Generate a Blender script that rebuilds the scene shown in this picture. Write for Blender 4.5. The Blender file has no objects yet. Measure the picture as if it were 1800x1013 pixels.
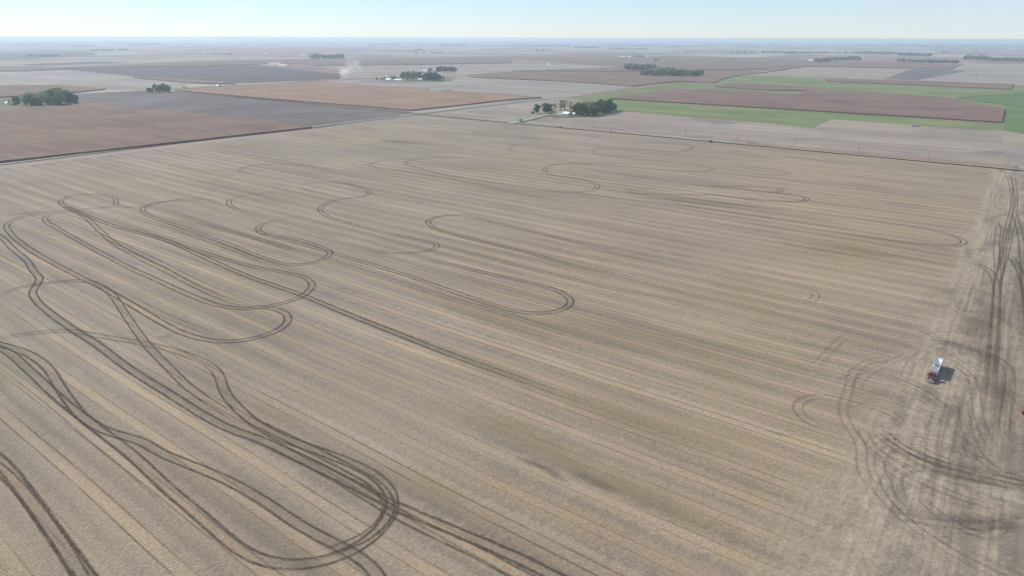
import bpy, bmesh, math, random
from mathutils import Vector, noise as mnoise
R = math.radians
scene = bpy.context.scene
col = scene.collection

# ---------------------------------------------------------------- camera
CAM_H = 120.0; FPX = 1200.0; TILT = R(20.1); ROLL = R(0.16)
cd = bpy.data.cameras.new("camera"); cam = bpy.data.objects.new("camera", cd); col.objects.link(cam)
cd.sensor_width = 36.0; cd.lens = 24.0; cd.clip_start = 0.5; cd.clip_end = 200000
from mathutils import Matrix
cam.matrix_world = Matrix.Translation((0, 0, CAM_H)) @ Matrix.Rotation(R(90) - TILT, 4, 'X') @ Matrix.Rotation(ROLL, 4, 'Z')
scene.camera = cam

# ---------------------------------------------------------------- sky, sun, exposure
SUN_YAW = R(-58.0); SUN_EL = R(39.0)
world = bpy.data.worlds.new("World"); scene.world = world; world.use_nodes = True
wn = world.node_tree; wn.nodes.clear()
sky = wn.nodes.new('ShaderNodeTexSky'); sky.sky_type = 'NISHITA'; sky.sun_disc = False
sky.sun_elevation = SUN_EL; sky.sun_rotation = SUN_YAW; sky.altitude = 300; sky.air_density = 1.0; sky.dust_density = 0.0; sky.ozone_density = 6.0
bg = wn.nodes.new('ShaderNodeBackground'); bg.inputs['Strength'].default_value = 0.150
wo = wn.nodes.new('ShaderNodeOutputWorld')
tint = wn.nodes.new('ShaderNodeVectorMath'); tint.operation = 'MULTIPLY'; tint.inputs[1].default_value = (1.0, 1.0, 1.08)
pale = wn.nodes.new('ShaderNodeMix'); pale.data_type = 'RGBA'; pale.inputs[0].default_value = 0.45; pale.inputs[7].default_value = (4.0, 4.75, 5.4, 1)   # thin veil over the blue
wn.links.new(sky.outputs[0], tint.inputs[0]); wn.links.new(tint.outputs[0], pale.inputs[6]); wn.links.new(pale.outputs[2], bg.inputs[0]); wn.links.new(bg.outputs[0], wo.inputs[0])
sd = bpy.data.lights.new("sun", 'SUN'); so = bpy.data.objects.new("sun", sd); col.objects.link(so)
sd.energy = 5.0; sd.angle = R(0.53); sd.color = (1.0, 0.93, 0.84)
S = Vector((math.sin(SUN_YAW) * math.cos(SUN_EL), math.cos(SUN_YAW) * math.cos(SUN_EL), math.sin(SUN_EL)))
so.rotation_euler = S.to_track_quat('Z', 'Y').to_euler(); so.location = S * 300 + Vector((0, 0, 200))
scene.view_settings.view_transform = 'Standard'; scene.view_settings.look = 'None'
scene.view_settings.exposure = 0.0; scene.view_settings.gamma = 1.0
scene.cycles.volume_bounces = 3
scene.cycles.transparent_max_bounces = 24
HAZE_DENS = 0.95e-4

# ---------------------------------------------------------------- helpers
def G(px, py, z=0.0):
    """ground point seen at a pixel of the photograph (1800 x 1013)"""
    x = px - 900.0; y = 506.5 - py
    c, s = math.cos(ROLL), math.sin(ROLL)
    x, y = c * x - s * y, s * x + c * y
    d = (x, FPX * math.cos(TILT) + y * math.sin(TILT), -FPX * math.sin(TILT) + y * math.cos(TILT))
    t = (CAM_H - z) / -d[2]
    return Vector((d[0] * t, d[1] * t, z))
def ppm(p):
    """photo pixels per metre at a point"""
    return FPX / (p.y * math.cos(TILT) + (CAM_H - p.z) * math.sin(TILT))
YA = R(36.2); YB = R(126.2)
A = Vector((math.sin(YA), math.cos(YA), 0)); B = Vector((math.sin(YB), math.cos(YB), 0))
def AB(a, b, z=0.0): return A * a + B * b + Vector((0, 0, z))
CA = -137 * A.x + 1156 * A.y; CB = -794.0      # the crossroads in (a, b)

def tag(o, label=None, cat=None, group=None, kind=None):
    if label: o['label'] = label
    if cat: o['category'] = cat
    if group: o['group'] = group
    if kind: o['kind'] = kind
    return o
def link(name, verts, faces, mat, parent=None, smooth=False):
    me = bpy.data.meshes.new(name); me.from_pydata([tuple(v) for v in verts], [], faces)
    me.validate(); me.update()
    for m in (mat if isinstance(mat, (list, tuple)) else [mat]): me.materials.append(m)
    if smooth:
        for p in me.polygons: p.use_smooth = True
    o = bpy.data.objects.new(name, me); col.objects.link(o)
    if parent: o.parent = parent
    return o
def empty(name, loc, rz=0.0, scale=1.0):
    o = bpy.data.objects.new(name, None); col.objects.link(o)
    o.location = loc; o.rotation_euler = (0, 0, rz); o.scale = (scale,) * 3; o.empty_display_size = 0.5
    return o
def copy_tree(o, parent=None):
    c = o.copy(); col.objects.link(c)
    if parent is not None:
        c.parent = parent; c.matrix_parent_inverse = o.matrix_parent_inverse.copy()
    for ch in list(KIDS.get(o.name, [])):
        k = copy_tree(ch, c); KIDS.setdefault(c.name, []).append(k)
    return c
KIDS = {}
class MB:
    """collects shapes, builds one mesh"""
    def __init__(s): s.v = []; s.f = []
    def poly(s, pts):
        n = len(s.v); s.v += [Vector(p) for p in pts]; s.f.append(tuple(range(n, n + len(pts))))
    def hexa(s, p):     # 8 points: bottom 4 ccw, top 4 ccw
        n = len(s.v); s.v += [Vector(q) for q in p]
        for q in ((3, 2, 1, 0), (4, 5, 6, 7), (0, 1, 5, 4), (1, 2, 6, 5), (2, 3, 7, 6), (3, 0, 4, 7)):
            s.f.append(tuple(n + i for i in q))
    def box(s, x0, x1, y0, y1, z0, z1, tx=0.0, ty=0.0):
        s.hexa([(x0, y0, z0), (x1, y0, z0), (x1, y1, z0), (x0, y1, z0),
                (x0 + tx, y0 + ty, z1), (x1 - tx, y0 + ty, z1), (x1 - tx, y1 - ty, z1), (x0 + tx, y1 - ty, z1)])
    def tube(s, a, b, r0, r1=None, n=8, cap=True):
        a = Vector(a); b = Vector(b); r1 = r0 if r1 is None else r1
        d = (b - a).normalized(); u = d.orthogonal().normalized(); w = d.cross(u); k = len(s.v)
        for p, r in ((a, r0), (b, r1)):
            for i in range(n):
                t = 2 * math.pi * i / n; s.v.append(p + u * (r * math.cos(t)) + w * (r * math.sin(t)))
        for i in range(n):
            j = (i + 1) % n; s.f.append((k + i, k + j, k + n + j, k + n + i))
        if cap: s.f.append(tuple(k + i for i in range(n))[::-1]); s.f.append(tuple(k + n + i for i in range(n)))
    def lathe(s, c, prof, n=20):
        k = len(s.v); c = Vector(c)
        for r, z in prof:
            for i in range(n):
                t = 2 * math.pi * i / n; s.v.append(c + Vector((r * math.cos(t), r * math.sin(t), z)))
        for q in range(len(prof) - 1):
            for i in range(n):
                j = (i + 1) % n; s.f.append((k + q * n + i, k + q * n + j, k + (q + 1) * n + j, k + (q + 1) * n + i))
        s.f.append(tuple(k + (len(prof) - 1) * n + i for i in range(n)))
    def build(s, name, mat, parent=None, smooth=False):
        o = link(name, s.v, s.f, mat, parent, smooth)
        if parent: KIDS.setdefault(parent.name, []).append(o)
        return o

# ---------------------------------------------------------------- node helpers
class NT:
    def __init__(s, name):
        s.m = bpy.data.materials.new(name); s.m.use_nodes = True; s.t = s.m.node_tree; s.t.nodes.clear()
        s.out = s.t.nodes.new('ShaderNodeOutputMaterial')
    def n(s, k): return s.t.nodes.new(k)
    def l(s, a, b): s.t.links.new(a, b)
    def _set(s, sock, v):
        if v is None: return
        if hasattr(v, 'links') or hasattr(v, 'is_output'): s.l(v, sock)
        else: sock.default_value = v
    def math(s, op, a, b=None, c=None, clamp=False):
        n = s.n('ShaderNodeMath'); n.operation = op; n.use_clamp = clamp
        for i, v in enumerate((a, b, c)):
            if v is not None: s._set(n.inputs[i], v)
        return n.outputs[0]
    def pos(s): return s.n('ShaderNodeNewGeometry').outputs['Position']
    def dot(s, p, v):
        n = s.n('ShaderNodeVectorMath'); n.operation = 'DOT_PRODUCT'; s.l(p, n.inputs[0]); n.inputs[1].default_value = tuple(v)
        return n.outputs['Value']
    def xyz(s, x, y, z=0.0):
        n = s.n('ShaderNodeCombineXYZ'); s._set(n.inputs[0], x); s._set(n.inputs[1], y); s._set(n.inputs[2], z); return n.outputs[0]
    def noise(s, vec, scale, detail=3.0, rough=0.5):
        n = s.n('ShaderNodeTexNoise'); s.l(vec, n.inputs['Vector']); n.inputs['Scale'].default_value = scale
        n.inputs['Detail'].default_value = detail; n.inputs['Roughness'].default_value = rough; return n.outputs['Fac']
    def white(s, vec):
        n = s.n('ShaderNodeTexWhiteNoise'); n.noise_dimensions = '3D'; s.l(vec, n.inputs['Vector']); return n.outputs['Value']
    def step(s, v, lo, hi, a=0.0, b=1.0):
        n = s.n('ShaderNodeMapRange'); n.interpolation_type = 'SMOOTHSTEP'; s._set(n.inputs[0], v)
        n.inputs[1].default_value = lo; n.inputs[2].default_value = hi; n.inputs[3].default_value = a; n.inputs[4].default_value = b
        return n.outputs[0]
    def mix(s, f, a, b, mode='MIX'):
        n = s.n('ShaderNodeMix'); n.data_type = 'RGBA'; n.blend_type = mode; n.clamp_factor = True
        s._set(n.inputs[0], f)
        for i, v in ((6, a), (7, b)):
            if isinstance(v, tuple): v = (v[0], v[1], v[2], 1.0)
            s._set(n.inputs[i], v)
        return n.outputs[2]
    def scalec(s, c, f):
        """colour times a value"""
        n = s.n('ShaderNodeVectorMath'); n.operation = 'SCALE'; s.l(c, n.inputs[0]); s._set(n.inputs[3], f); return n.outputs[0]
    def bsdf(s, colr, rough=0.9, metal=0.0, spec=0.2, bump=None, bs=0.3, bd=0.1):
        n = s.n('ShaderNodeBsdfPrincipled')
        if isinstance(colr, tuple): colr = (colr[0], colr[1], colr[2], 1.0)
        s._set(n.inputs['Base Color'], colr); s._set(n.inputs['Roughness'], rough); s._set(n.inputs['Metallic'], metal)
        n.inputs['Specular IOR Level'].default_value = spec
        if bump is not None:
            b = s.n('ShaderNodeBump'); b.inputs['Strength'].default_value = bs; b.inputs['Distance'].default_value = bd
            s.l(bump, b.inputs['Height']); s.l(b.outputs[0], n.inputs['Normal'])
        return n.outputs[0]
    def done(s, sh): s.l(sh, s.out.inputs['Surface']); return s.m

def simple(name, c, rough=0.6, metal=0.0, spec=0.4, var=0.15, sc=2.0):
    t = NT(name); o = t.n('ShaderNodeTexCoord').outputs['Object']
    f = t.noise(o, sc, 4.0, 0.6)
    k = t.step(f, 0.3, 0.7, 1 - var, 1 + var)
    rgb = t.n('ShaderNodeRGB'); rgb.outputs[0].default_value = (*c, 1)
    return t.done(t.bsdf(t.scalec(rgb.outputs[0], k), rough, metal, spec))

def field_mat(name, c1, c2, yaw=126.2, band=12.0, amp=0.12, patch=140.0, c3=None, fine=3.0, rough=0.95):
    """a farmed field: two tones in soft patches, streaked along the working direction"""
    t = NT(name); p = t.pos(); d = (math.sin(R(yaw)), math.cos(R(yaw)), 0); w = (math.cos(R(yaw)), -math.sin(R(yaw)), 0)
    u = t.dot(p, d); v = t.dot(p, w)
    big = t.noise(p, 1 / patch, 4.0, 0.55)
    c = t.mix(t.step(big, 0.38, 0.64), c1, c2)
    rid = t.noise(t.xyz(t.math('MULTIPLY', u, 0.012 / band), t.math('MULTIPLY', v, 0.22 / band)), 1.0, 4.0, 0.65)
    if c3:
        pz = t.n('ShaderNodeVectorMath'); pz.operation = 'ADD'; t.l(p, pz.inputs[0]); pz.inputs[1].default_value = (911, 377, 0)
        c = t.mix(t.step(t.noise(pz.outputs[0], 1.3 / patch, 4.0, 0.6), 0.52, 0.68), c, c3)
    st = t.noise(t.xyz(t.math('MULTIPLY', u, 0.06 / band), t.math('MULTIPLY', v, 1 / band)), 1.0, 3.0, 0.6)
    fi = t.noise(p, 1 / fine, 3.0, 0.7)
    k = t.math('MULTIPLY', t.step(st, 0.3, 0.7, 1 - amp, 1 + amp), t.step(fi, 0.3, 0.7, 0.84, 1.16))
    k = t.math('MULTIPLY', k, t.step(rid, 0.3, 0.7, 0.90, 1.10))
    return t.done(t.bsdf(t.scalec(c, t.math('MULTIPLY', k, 0.87)), rough, 0, 0.1))

# ---------------------------------------------------------------- base ground with far patchwork
TAN = (0.34, 0.27, 0.20); LAV = (0.31, 0.275, 0.23); CORN = (0.25, 0.145, 0.10)
SOIL = (0.115, 0.10, 0.095); GREEN = (0.15, 0.22, 0.075); GREEN2 = (0.19, 0.25, 0.09)
def ground_mat():
    t = NT('far_farmland'); p = t.pos(); u = t.dot(p, A); v = t.dot(p, B)
    wob = t.math('MULTIPLY', t.math('SUBTRACT', t.noise(p, 1 / 900, 2.0), 0.5), 60.0)
    def cells(su, sv, seed):
        cu = t.math('FLOOR', t.math('DIVIDE', t.math('ADD', u, seed * 311.0), su)); cv = t.math('FLOOR', t.math('DIVIDE', t.math('ADD', v, wob), sv))
        return cu, cv
    q = cells(1609.0, 1609.0, 1); r = t.white(t.xyz(q[0], q[1], 3.0))
    s1 = cells(804.5, 402.0, 1); s2 = cells(402.0, 1609.0, 2); s3 = cells(1609.0, 268.0, 1)
    m1 = t.math('GREATER_THAN', r, 0.36); m2 = t.math('GREATER_THAN', r, 0.7)
    def pick(a, b, m): return t.math('ADD', t.math('MULTIPLY', a, t.math('SUBTRACT', 1.0, m)), t.math('MULTIPLY', b, m))
    cu = pick(pick(s1[0], s2[0], m1), s3[0], m2); cv = pick(pick(s1[1], s2[1], m1), s3[1], m2)
    rnd = t.white(t.xyz(cu, cv, t.math('FLOOR', t.math('MULTIPLY', r, 7.0))))
    cr = t.n('ShaderNodeValToRGB'); cr.color_ramp.interpolation = 'CONSTANT'; t.l(rnd, cr.inputs[0])
    e = cr.color_ramp.elements; e[0].position = 0; e[0].color = (*LAV, 1); e[1].position = 0.2; e[1].color = (*CORN, 1)
    for ps, c in ((0.38, (0.24, 0.165, 0.125)), (0.5, TAN), (0.62, (0.28, 0.18, 0.13)), (0.74, (0.17, 0.145, 0.13)), (0.83, (0.40, 0.35, 0.27)), (0.90, (0.15, 0.19, 0.085)), (0.935, (0.29, 0.19, 0.14))):
        x = e.new(ps); x.color = (*c, 1)
    # weedy lanes and gravel roads on the mile grid
    fu = t.math('FRACT', t.math('DIVIDE', t.math('ADD', u, 311.0), 1609.0)); fv = t.math('FRACT', t.math('DIVIDE', t.math('ADD', v, wob), 1609.0))
    c = cr.outputs[0]
    for f in (fu, fv):
        c = t.mix(t.math('LESS_THAN', f, 0.008), c, (0.13, 0.15, 0.07)); c = t.mix(t.math('MULTIPLY', t.math('LESS_THAN', f, 0.0055), t.math('GREATER_THAN', f, 0.0025)), c, (0.42, 0.38, 0.31))
    sx = t.noise(t.xyz(t.math('MULTIPLY', u, 0.0012), t.math('MULTIPLY', v, 0.012)), 1.0, 4.0, 0.6)
    k = t.math('MULTIPLY', t.step(sx, 0.3, 0.7, 0.86, 1.14), t.step(t.noise(p, 1 / 350, 4.0, 0.6), 0.3, 0.7, 0.85, 1.15))
    return t.done(t.bsdf(t.scalec(c, t.math('MULTIPLY', k, 0.87)), 0.95, 0, 0.1))
def disc(name, r, z, mat, n=128):
    v = [(r * math.cos(2 * math.pi * i / n), r * math.sin(2 * math.pi * i / n), z) for i in range(n)]
    return link(name, v, [tuple(range(n))], mat)
tag(disc('ground', 60000, 0.0, ground_mat()), kind='structure')

# ---------------------------------------------------------------- the stubble field below the camera
BY = 127.8                                   # direction the combine passes run
def stubble_mat():
    t = NT('bean_stubble'); p = t.pos()
    du = (math.sin(R(BY)), math.cos(R(BY)), 0); dv = (-math.cos(R(BY)), math.sin(R(BY)), 0)
    u = t.dot(p, du); v = t.dot(p, dv); a = t.dot(p, A); b = t.dot(p, B)
    # gentle wander of the passes
    w = t.math('MULTIPLY', t.math('SUBTRACT', t.noise(t.xyz(t.math('MULTIPLY', u, 1 / 260), t.math('MULTIPLY', v, 1 / 500)), 1.0, 2.0), 0.5), 9.0)
    pv = t.math('DIVIDE', t.math('ADD', v, w), 12.2)
    f = t.math('FRACT', pv); idx = t.math('FLOOR', pv)
    rp = t.white(t.xyz(idx, 5.0, 1.0)); rq = t.white(t.xyz(idx, 9.0, 4.0))
    near = t.math('ABSOLUTE', t.math('SUBTRACT', f, 0.5))          # 0 at the pass centre, .5 at its edge
    comb = t.noise(p, 0.9, 3.0, 0.7)
    # fine rows, 0.76 m apart, sown at a small angle to the passes
    ry = R(117.3); rv = t.dot(p, (-math.cos(ry), math.sin(ry), 0)); ru = t.dot(p, (math.sin(ry), math.cos(ry), 0))
    row = t.math('SINE', t.math('MULTIPLY', rv, 2 * math.pi / 0.762))
    rowamp = t.step(t.noise(t.xyz(t.math('MULTIPLY', u, 1 / 60), t.math('MULTIPLY', v, 1 / 9)), 1.0, 3.0), 0.3, 0.7, 0.03, 0.15)
    clump = t.noise(t.xyz(t.math('MULTIPLY', ru, 0.9), t.math('MULTIPLY', rv, 3.2)), 1.0, 2.0, 0.6)
    # ground tone: warm tan, grey tan, olive, purple grey
    bign = t.noise(p, 1 / 170, 4.0, 0.55)
    p2 = t.xyz(t.math('ADD', u, 700.0), t.math('ADD', v, 300.0))
    bigm = t.noise(p2, 1 / 110, 4.0, 0.6)
    c = t.mix(t.step(bign, 0.35, 0.65), (0.305, 0.262, 0.198), (0.345, 0.278, 0.195))
    c = t.mix(t.math('MULTIPLY', t.step(b, -330.0, -60.0, 1.0, 0.0), 0.65), c, (0.285, 0.262, 0.222))
    c = t.mix(t.math('MULTIPLY', t.step(bigm, 0.52, 0.70), 0.50), c, (0.275, 0.245, 0.135))
    # tan strip left between the combine wheels
    nf = t.step(t.noise(t.xyz(t.math('MULTIPLY', u, 1 / 150), t.math('MULTIPLY', v, 1 / 90)), 1.0, 3.0), 0.40, 0.58)
    strip = t.math('MULTIPLY', t.step(t.math('ADD', near, t.math('MULTIPLY', t.math('SUBTRACT', comb, 0.5), 0.10)), 0.09, 0.17, 1.0, 0.0), t.step(t.noise(t.xyz(t.math('MULTIPLY', u, 1 / 70), t.math('MULTIPLY', idx, 7.31)), 1.0, 3.0), 0.40, 0.60, 0.35, 1.0))
    c = t.mix(t.math('MULTIPLY', strip, t.math('ADD', 0.24, t.math('MULTIPLY', nf, 0.36))), c, (0.425, 0.335, 0.215))
    # residue windrow at the edge of each pass: grey, ragged
    wid = t.noise(t.xyz(t.math('MULTIPLY', u, 1 / 38), t.math('MULTIPLY', idx, 3.7)), 1.0, 4.0, 0.7)
    rag = t.math('ADD', t.math('MULTIPLY', t.math('SUBTRACT', t.noise(t.xyz(t.math('MULTIPLY', u, 0.42), t.math('MULTIPLY', v, 0.10)), 1.0, 4.0, 0.75), 0.5), 0.95), t.math('MULTIPLY', t.math('SUBTRACT', wid, 0.5), 0.75))
    wr = t.step(t.math('ADD', near, rag), 0.28, 0.50)
    dull = t.step(t.noise(t.xyz(t.math('MULTIPLY', u, 1 / 120), t.math('ADD', 40.0, t.math('MULTIPLY', v, 1 / 70))), 1.0, 3.0), 0.35, 0.60, 0.35, 1.15)
    c = t.mix(t.math('MULTIPLY', t.math('MULTIPLY', wr, dull), t.math('ADD', 0.27, t.math('MULTIPLY', rp, 0.33))), c, (0.205, 0.188, 0.168))
    # pale chaff on the other side
    fs = t.math('SUBTRACT', f, 0.82); ch = t.step(t.math('ADD', t.math('ABSOLUTE', fs), t.math('MULTIPLY', rag, 0.6)), 0.02, 0.16, 1.0, 0.0)
    c = t.mix(t.math('MULTIPLY', ch, t.math('MULTIPLY', rq, 0.32)), c, (0.43, 0.375, 0.30))
    # thin wheel lines either side of the strip
    wl = t.math('ABSOLUTE', t.math('SUBTRACT', t.math('ADD', near, t.math('MULTIPLY', t.math('SUBTRACT', comb, 0.5), 0.02)), 0.150))
    lk = t.step(t.noise(t.xyz(t.math('MULTIPLY', u, 1 / 30), t.math('MULTIPLY', t.math('ADD', idx, t.math('MULTIPLY', t.math('GREATER_THAN', f, 0.5), 0.37)), 5.3)), 1.0, 4.0, 0.65), 0.34, 0.60, 0.30, 1.0)
    line = t.math('MULTIPLY', t.step(wl, 0.012, 0.036, 1.0, 0.0), t.math('MULTIPLY', lk, t.math('ADD', 0.35, t.math('MULTIPLY', rq, 0.5))))
    c = t.mix(line, c, (0.155, 0.125, 0.095))
    # broader darker or lighter sets of passes
    slow = t.noise(t.xyz(t.math('MULTIPLY', u, 1 / 300), t.math('MULTIPLY', v, 1 / 13)), 1.0, 4.0, 0.62)
    cloud = t.noise(t.xyz(t.math('MULTIPLY', u, 1 / 130), t.math('MULTIPLY', v, 1 / 55)), 1.0, 4.0, 0.6)
    reg = t.math('ADD', 1.0, t.math('MULTIPLY', t.math('COSINE', t.math('MULTIPLY', t.math('ADD', f, 0.5), 2 * math.pi)), 0.055))
    k = t.math('MULTIPLY', t.math('MULTIPLY', reg, t.step(slow, 0.3, 0.7, 0.89, 1.09)), t.step(cloud, 0.3, 0.7, 0.90, 1.10))
    # the headland strip, worked the other way, trampled grey; its edge frays towards the parked truck
    loose = t.step(a, 190.0, 400.0, 1.0, 0.12)
    en = t.math('SUBTRACT', t.noise(t.xyz(t.math('MULTIPLY', a, 1 / 26), t.math('MULTIPLY', b, 1 / 60)), 1.0, 5.0, 0.65), 0.5)
    eb = t.math('ADD', t.math('ADD', b, t.math('MULTIPLY', loose, 9.0)), t.math('MULTIPLY', en, t.math('ADD', 9.0, t.math('MULTIPLY', loose, 60.0))))
    sp = t.math('ADD', 4.5, t.math('MULTIPLY', loose, 16.0))
    head = t.math('DIVIDE', t.math('ADD', t.math('ADD', eb, 13.5), t.math('MULTIPLY', sp, 0.5)), sp, clamp=True)
    h1 = t.noise(t.xyz(t.math('MULTIPLY', a, 1 / 90), t.math('MULTIPLY', b, 1 / 1.6)), 1.0, 4.0, 0.65)
    h2 = t.noise(t.xyz(t.math('MULTIPLY', a, 1 / 45), t.math('MULTIPLY', b, 1 / 12)), 1.0, 5.0, 0.65)
    h3 = t.noise(p, 1 / 5, 4.0, 0.7)
    hc = t.mix(t.step(h1, 0.35, 0.65), (0.262, 0.215, 0.155), (0.335, 0.277, 0.200))
    hc = t.mix(t.math('MULTIPLY', t.step(t.math('ADD', h2, t.math('MULTIPLY', b, 0.0035)), 0.44, 0.64), 0.70), hc, (0.150, 0.126, 0.102))
    hc = t.scalec(hc, t.step(h3, 0.3, 0.7, 0.86, 1.14))
    c = t.scalec(c, k)
    vm = t.n('ShaderNodeVectorMath'); vm.operation = 'MULTIPLY'; t.l(c, vm.inputs[0]); vm.inputs[1].default_value = (0.850, 0.800, 0.750); c = vm.outputs[0]
    c = t.mix(head, c, hc)
    rowk = t.math('ADD', 1.0, t.math('MULTIPLY', t.math('MULTIPLY', row, rowamp), t.step(clump, 0.25, 0.75, 0.4, 1.5)))
    spk = t.math('MULTIPLY', t.step(clump, 0.25, 0.75, 0.80, 1.20), t.step(comb, 0.3, 0.7, 0.87, 1.13))
    c = t.scalec(c, t.math('MULTIPLY', rowk, spk))
    return t.done(t.bsdf(c, 0.95, 0, 0.1))

def sheet(name, pts, z, mat, kind='structure'):
    o = link(name, [(p[0], p[1], z) for p in pts], [tuple(range(len(pts)))], mat)
    if o.data.polygons[0].normal.z < 0: o.data.flip_normals()
    return tag(o, kind=kind)
M_STUB = stubble_mat()
sheet('stubble_field', [AB(CA - 4, CB + 4), AB(CA - 4, 900), AB(-1200, 900), AB(-1200, CB + 4)], 0.06, M_STUB)

# ---------------------------------------------------------------- the other fields, traced on the ground
M_LAV = field_mat('bean_stubble_far', (0.295, 0.245, 0.20), (0.335, 0.28, 0.22), band=14, amp=0.12, c3=(0.22, 0.19, 0.165))
M_TAN = field_mat('pale_stubble', (0.335, 0.285, 0.21), (0.275, 0.235, 0.18), band=16, amp=0.16, c3=(0.25, 0.225, 0.195))
M_PALE = field_mat('grey_stubble', (0.325, 0.285, 0.235), (0.275, 0.24, 0.205), band=25, amp=0.14, patch=260)
M_SOIL = field_mat('tilled_soil', (0.135, 0.115, 0.105), (0.175, 0.15, 0.135), yaw=36.2, band=15, amp=0.10)
M_SOILD = field_mat('dark_tilled_soil', (0.105, 0.092, 0.086), (0.13, 0.112, 0.10), yaw=36.2, band=15, amp=0.08)
M_CORN = field_mat('ripe_corn', (0.195, 0.128, 0.092), (0.222, 0.155, 0.108), band=7, amp=0.12, c3=(0.165, 0.112, 0.085), fine=2.0)
M_CORNO = field_mat('orange_ripe_corn', (0.275, 0.178, 0.118), (0.305, 0.205, 0.133), band=7, amp=0.12, c3=(0.245, 0.158, 0.108), fine=2.0)
M_CORND = field_mat('dull_ripe_corn', (0.195, 0.122, 0.092), (0.225, 0.145, 0.11), band=7, amp=0.12, c3=(0.155, 0.108, 0.09), fine=2.0)
M_GREEN = field_mat('cover_crop', (0.155, 0.195, 0.072), (0.195, 0.225, 0.088), band=9, amp=0.12, c3=(0.225, 0.225, 0.105))
M_GREEND = field_mat('deep_green_crop', (0.10, 0.175, 0.062), (0.135, 0.20, 0.075), band=9, amp=0.10)
M_GRASS = field_mat('rough_grass', (0.115, 0.145, 0.055), (0.18, 0.185, 0.085), band=3, amp=0.2, patch=25, c3=(0.25, 0.22, 0.12))
M_GRAVEL = field_mat('gravel', (0.44, 0.40, 0.335), (0.50, 0.46, 0.39), band=2, amp=0.1, patch=20)
M_WEED = field_mat('weedy_ditch', (0.085, 0.088, 0.05), (0.12, 0.12, 0.065), band=3, amp=0.2, patch=18)

LV = [0.0]
def fld(name, px, mat, z=None):
    LV[0] += 0.02
    return sheet(name, [G(*p) for p in px], z if z is not None else 0.05 + LV[0], mat)
CH = [2.3]
def corn(name, px, mat):
    """standing corn: a slab as tall as the crop, ragged along its edge"""
    CH[0] += 0.022; h = CH[0]; pts = [G(*p) for p in px]
    ar = sum(pts[i].x * pts[(i + 1) % len(pts)].y - pts[(i + 1) % len(pts)].x * pts[i].y for i in range(len(pts)))
    if ar < 0: pts.reverse()
    ring = []
    rnd = random.Random(len(px) * 7 + int(px[0][0]))
    for i, p in enumerate(pts):
        q = pts[(i + 1) % len(pts)]; n = min(160, max(1, int((q - p).length / 6)))
        for k in range(n):
            s = p.lerp(q, k / n); ring.append(Vector((s.x + rnd.uniform(-.5, .5), s.y + rnd.uniform(-.5, .5), 0)))
    n = len(ring); v = []; f = []
    for p in ring: v.append((p.x, p.y, 0.02))
    for p in ring: v.append((p.x, p.y, h + rnd.uniform(-.35, .25)))
    # the top is one level sheet just under the ragged rim
    for p in ring: v.append((p.x, p.y, h - 0.05))
    for i in range(n):
        j = (i + 1) % n; f.append((i, j, n + j, n + i)); f.append((n + i, n + j, 2 * n + j, 2 * n + i))
    f.append(tuple(range(2 * n, 3 * n)))
    o = link(name, v, f, mat); return tag(o, kind='structure')

# quarter beyond the road on the right: grey bean stubble up to the green land
sheet('bean_stubble_field', [AB(CA + 6, CB + 6), AB(CA + 6, 2500), AB(CA + 1500, 2500), AB(CA + 1500, CB + 6)], 0.05, M_LAV)
fld('rough_field_end', [(1762, 229), (1840, 233), (1840, 297), (1764, 291)], M_TAN)
# brown land farther off
corn('corn_field', [(822, 133.5), (900, 127), (1100, 127.5), (1300, 124), (1350, 128.2), (1311, 131.3), (1272, 138.8), (1258, 146), (1190, 144.3), (1110, 152.6), (960, 142), (900, 140), (830, 137)], M_CORN)
fld('mixed_field', [(560, 117), (900, 112), (1000, 113), (1100, 127), (900, 127), (800, 133), (640, 138), (585, 141), (620, 130)], M_LAV)
fld('pale_field', [(900, 114), (955, 112), (1100, 118), (1010, 122), (900, 124)], M_PALE)
corn('corn_field', [(880, 101), (1200, 99), (1350.6, 102.4), (1350.6, 122.2), (1100, 126), (900, 125.5), (1010, 122.5), (1100, 118)], M_CORN)
fld('striped_stubble_field', [(1350, 127.5), (1417, 117.8), (1600, 121), (1560, 139), (1450, 138), (1350, 134)], M_TAN)
corn('corn_field', [(1350, 103), (1470, 108.5), (1695, 113), (1670, 122.6), (1600, 120.8), (1417, 117.4), (1350, 127)], M_CORN)
fld('tilled_field', [(1601, 121.2), (1672, 123.2), (1702, 124.2), (1615, 141.5), (1556, 139)], M_SOIL)
fld('pale_striped_field', [(1674, 123.2), (1702, 113.4), (1880, 116), (1880, 126.5), (1706, 124.4)], M_TAN)
fld('pale_stubble_field', [(1704, 125), (1880, 127), (1880, 150), (1781, 149), (1612, 141.8)], M_PALE)
corn('corn_field', [(1452, 138.8), (1600, 143), (1782, 149.4), (1776, 158.2), (1601, 150.4), (1453, 144.4)], M_CORN)
fld('green_field', [(1272, 139), (1311, 131.5), (1350, 133.5), (1453, 137.7), (1456, 144), (1601, 150), (1776, 158), (1781, 150.4), (1860, 149),
    (1860, 243), (1800, 236), (1765, 230), (1600, 220), (1463, 209.5), (1430, 225), (1350, 217), (1200, 205), (1110, 197), (1075, 197), (1062, 186), (1000, 173), (1190, 145), (1258, 147)], M_GREEN)
fld('deep_green_patch', [(1384, 143), (1450, 146), (1450, 148.5), (1390, 145)], M_GREEND)
fld('bright_green_field', [(1690, 170), (1800, 165), (1860, 162.5), (1860, 193), (1800, 188), (1740, 181)], M_GREEND)
fld('green_headland', [(1766, 180), (1860, 188), (1860, 243), (1766, 229)], M_GREEND)
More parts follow.
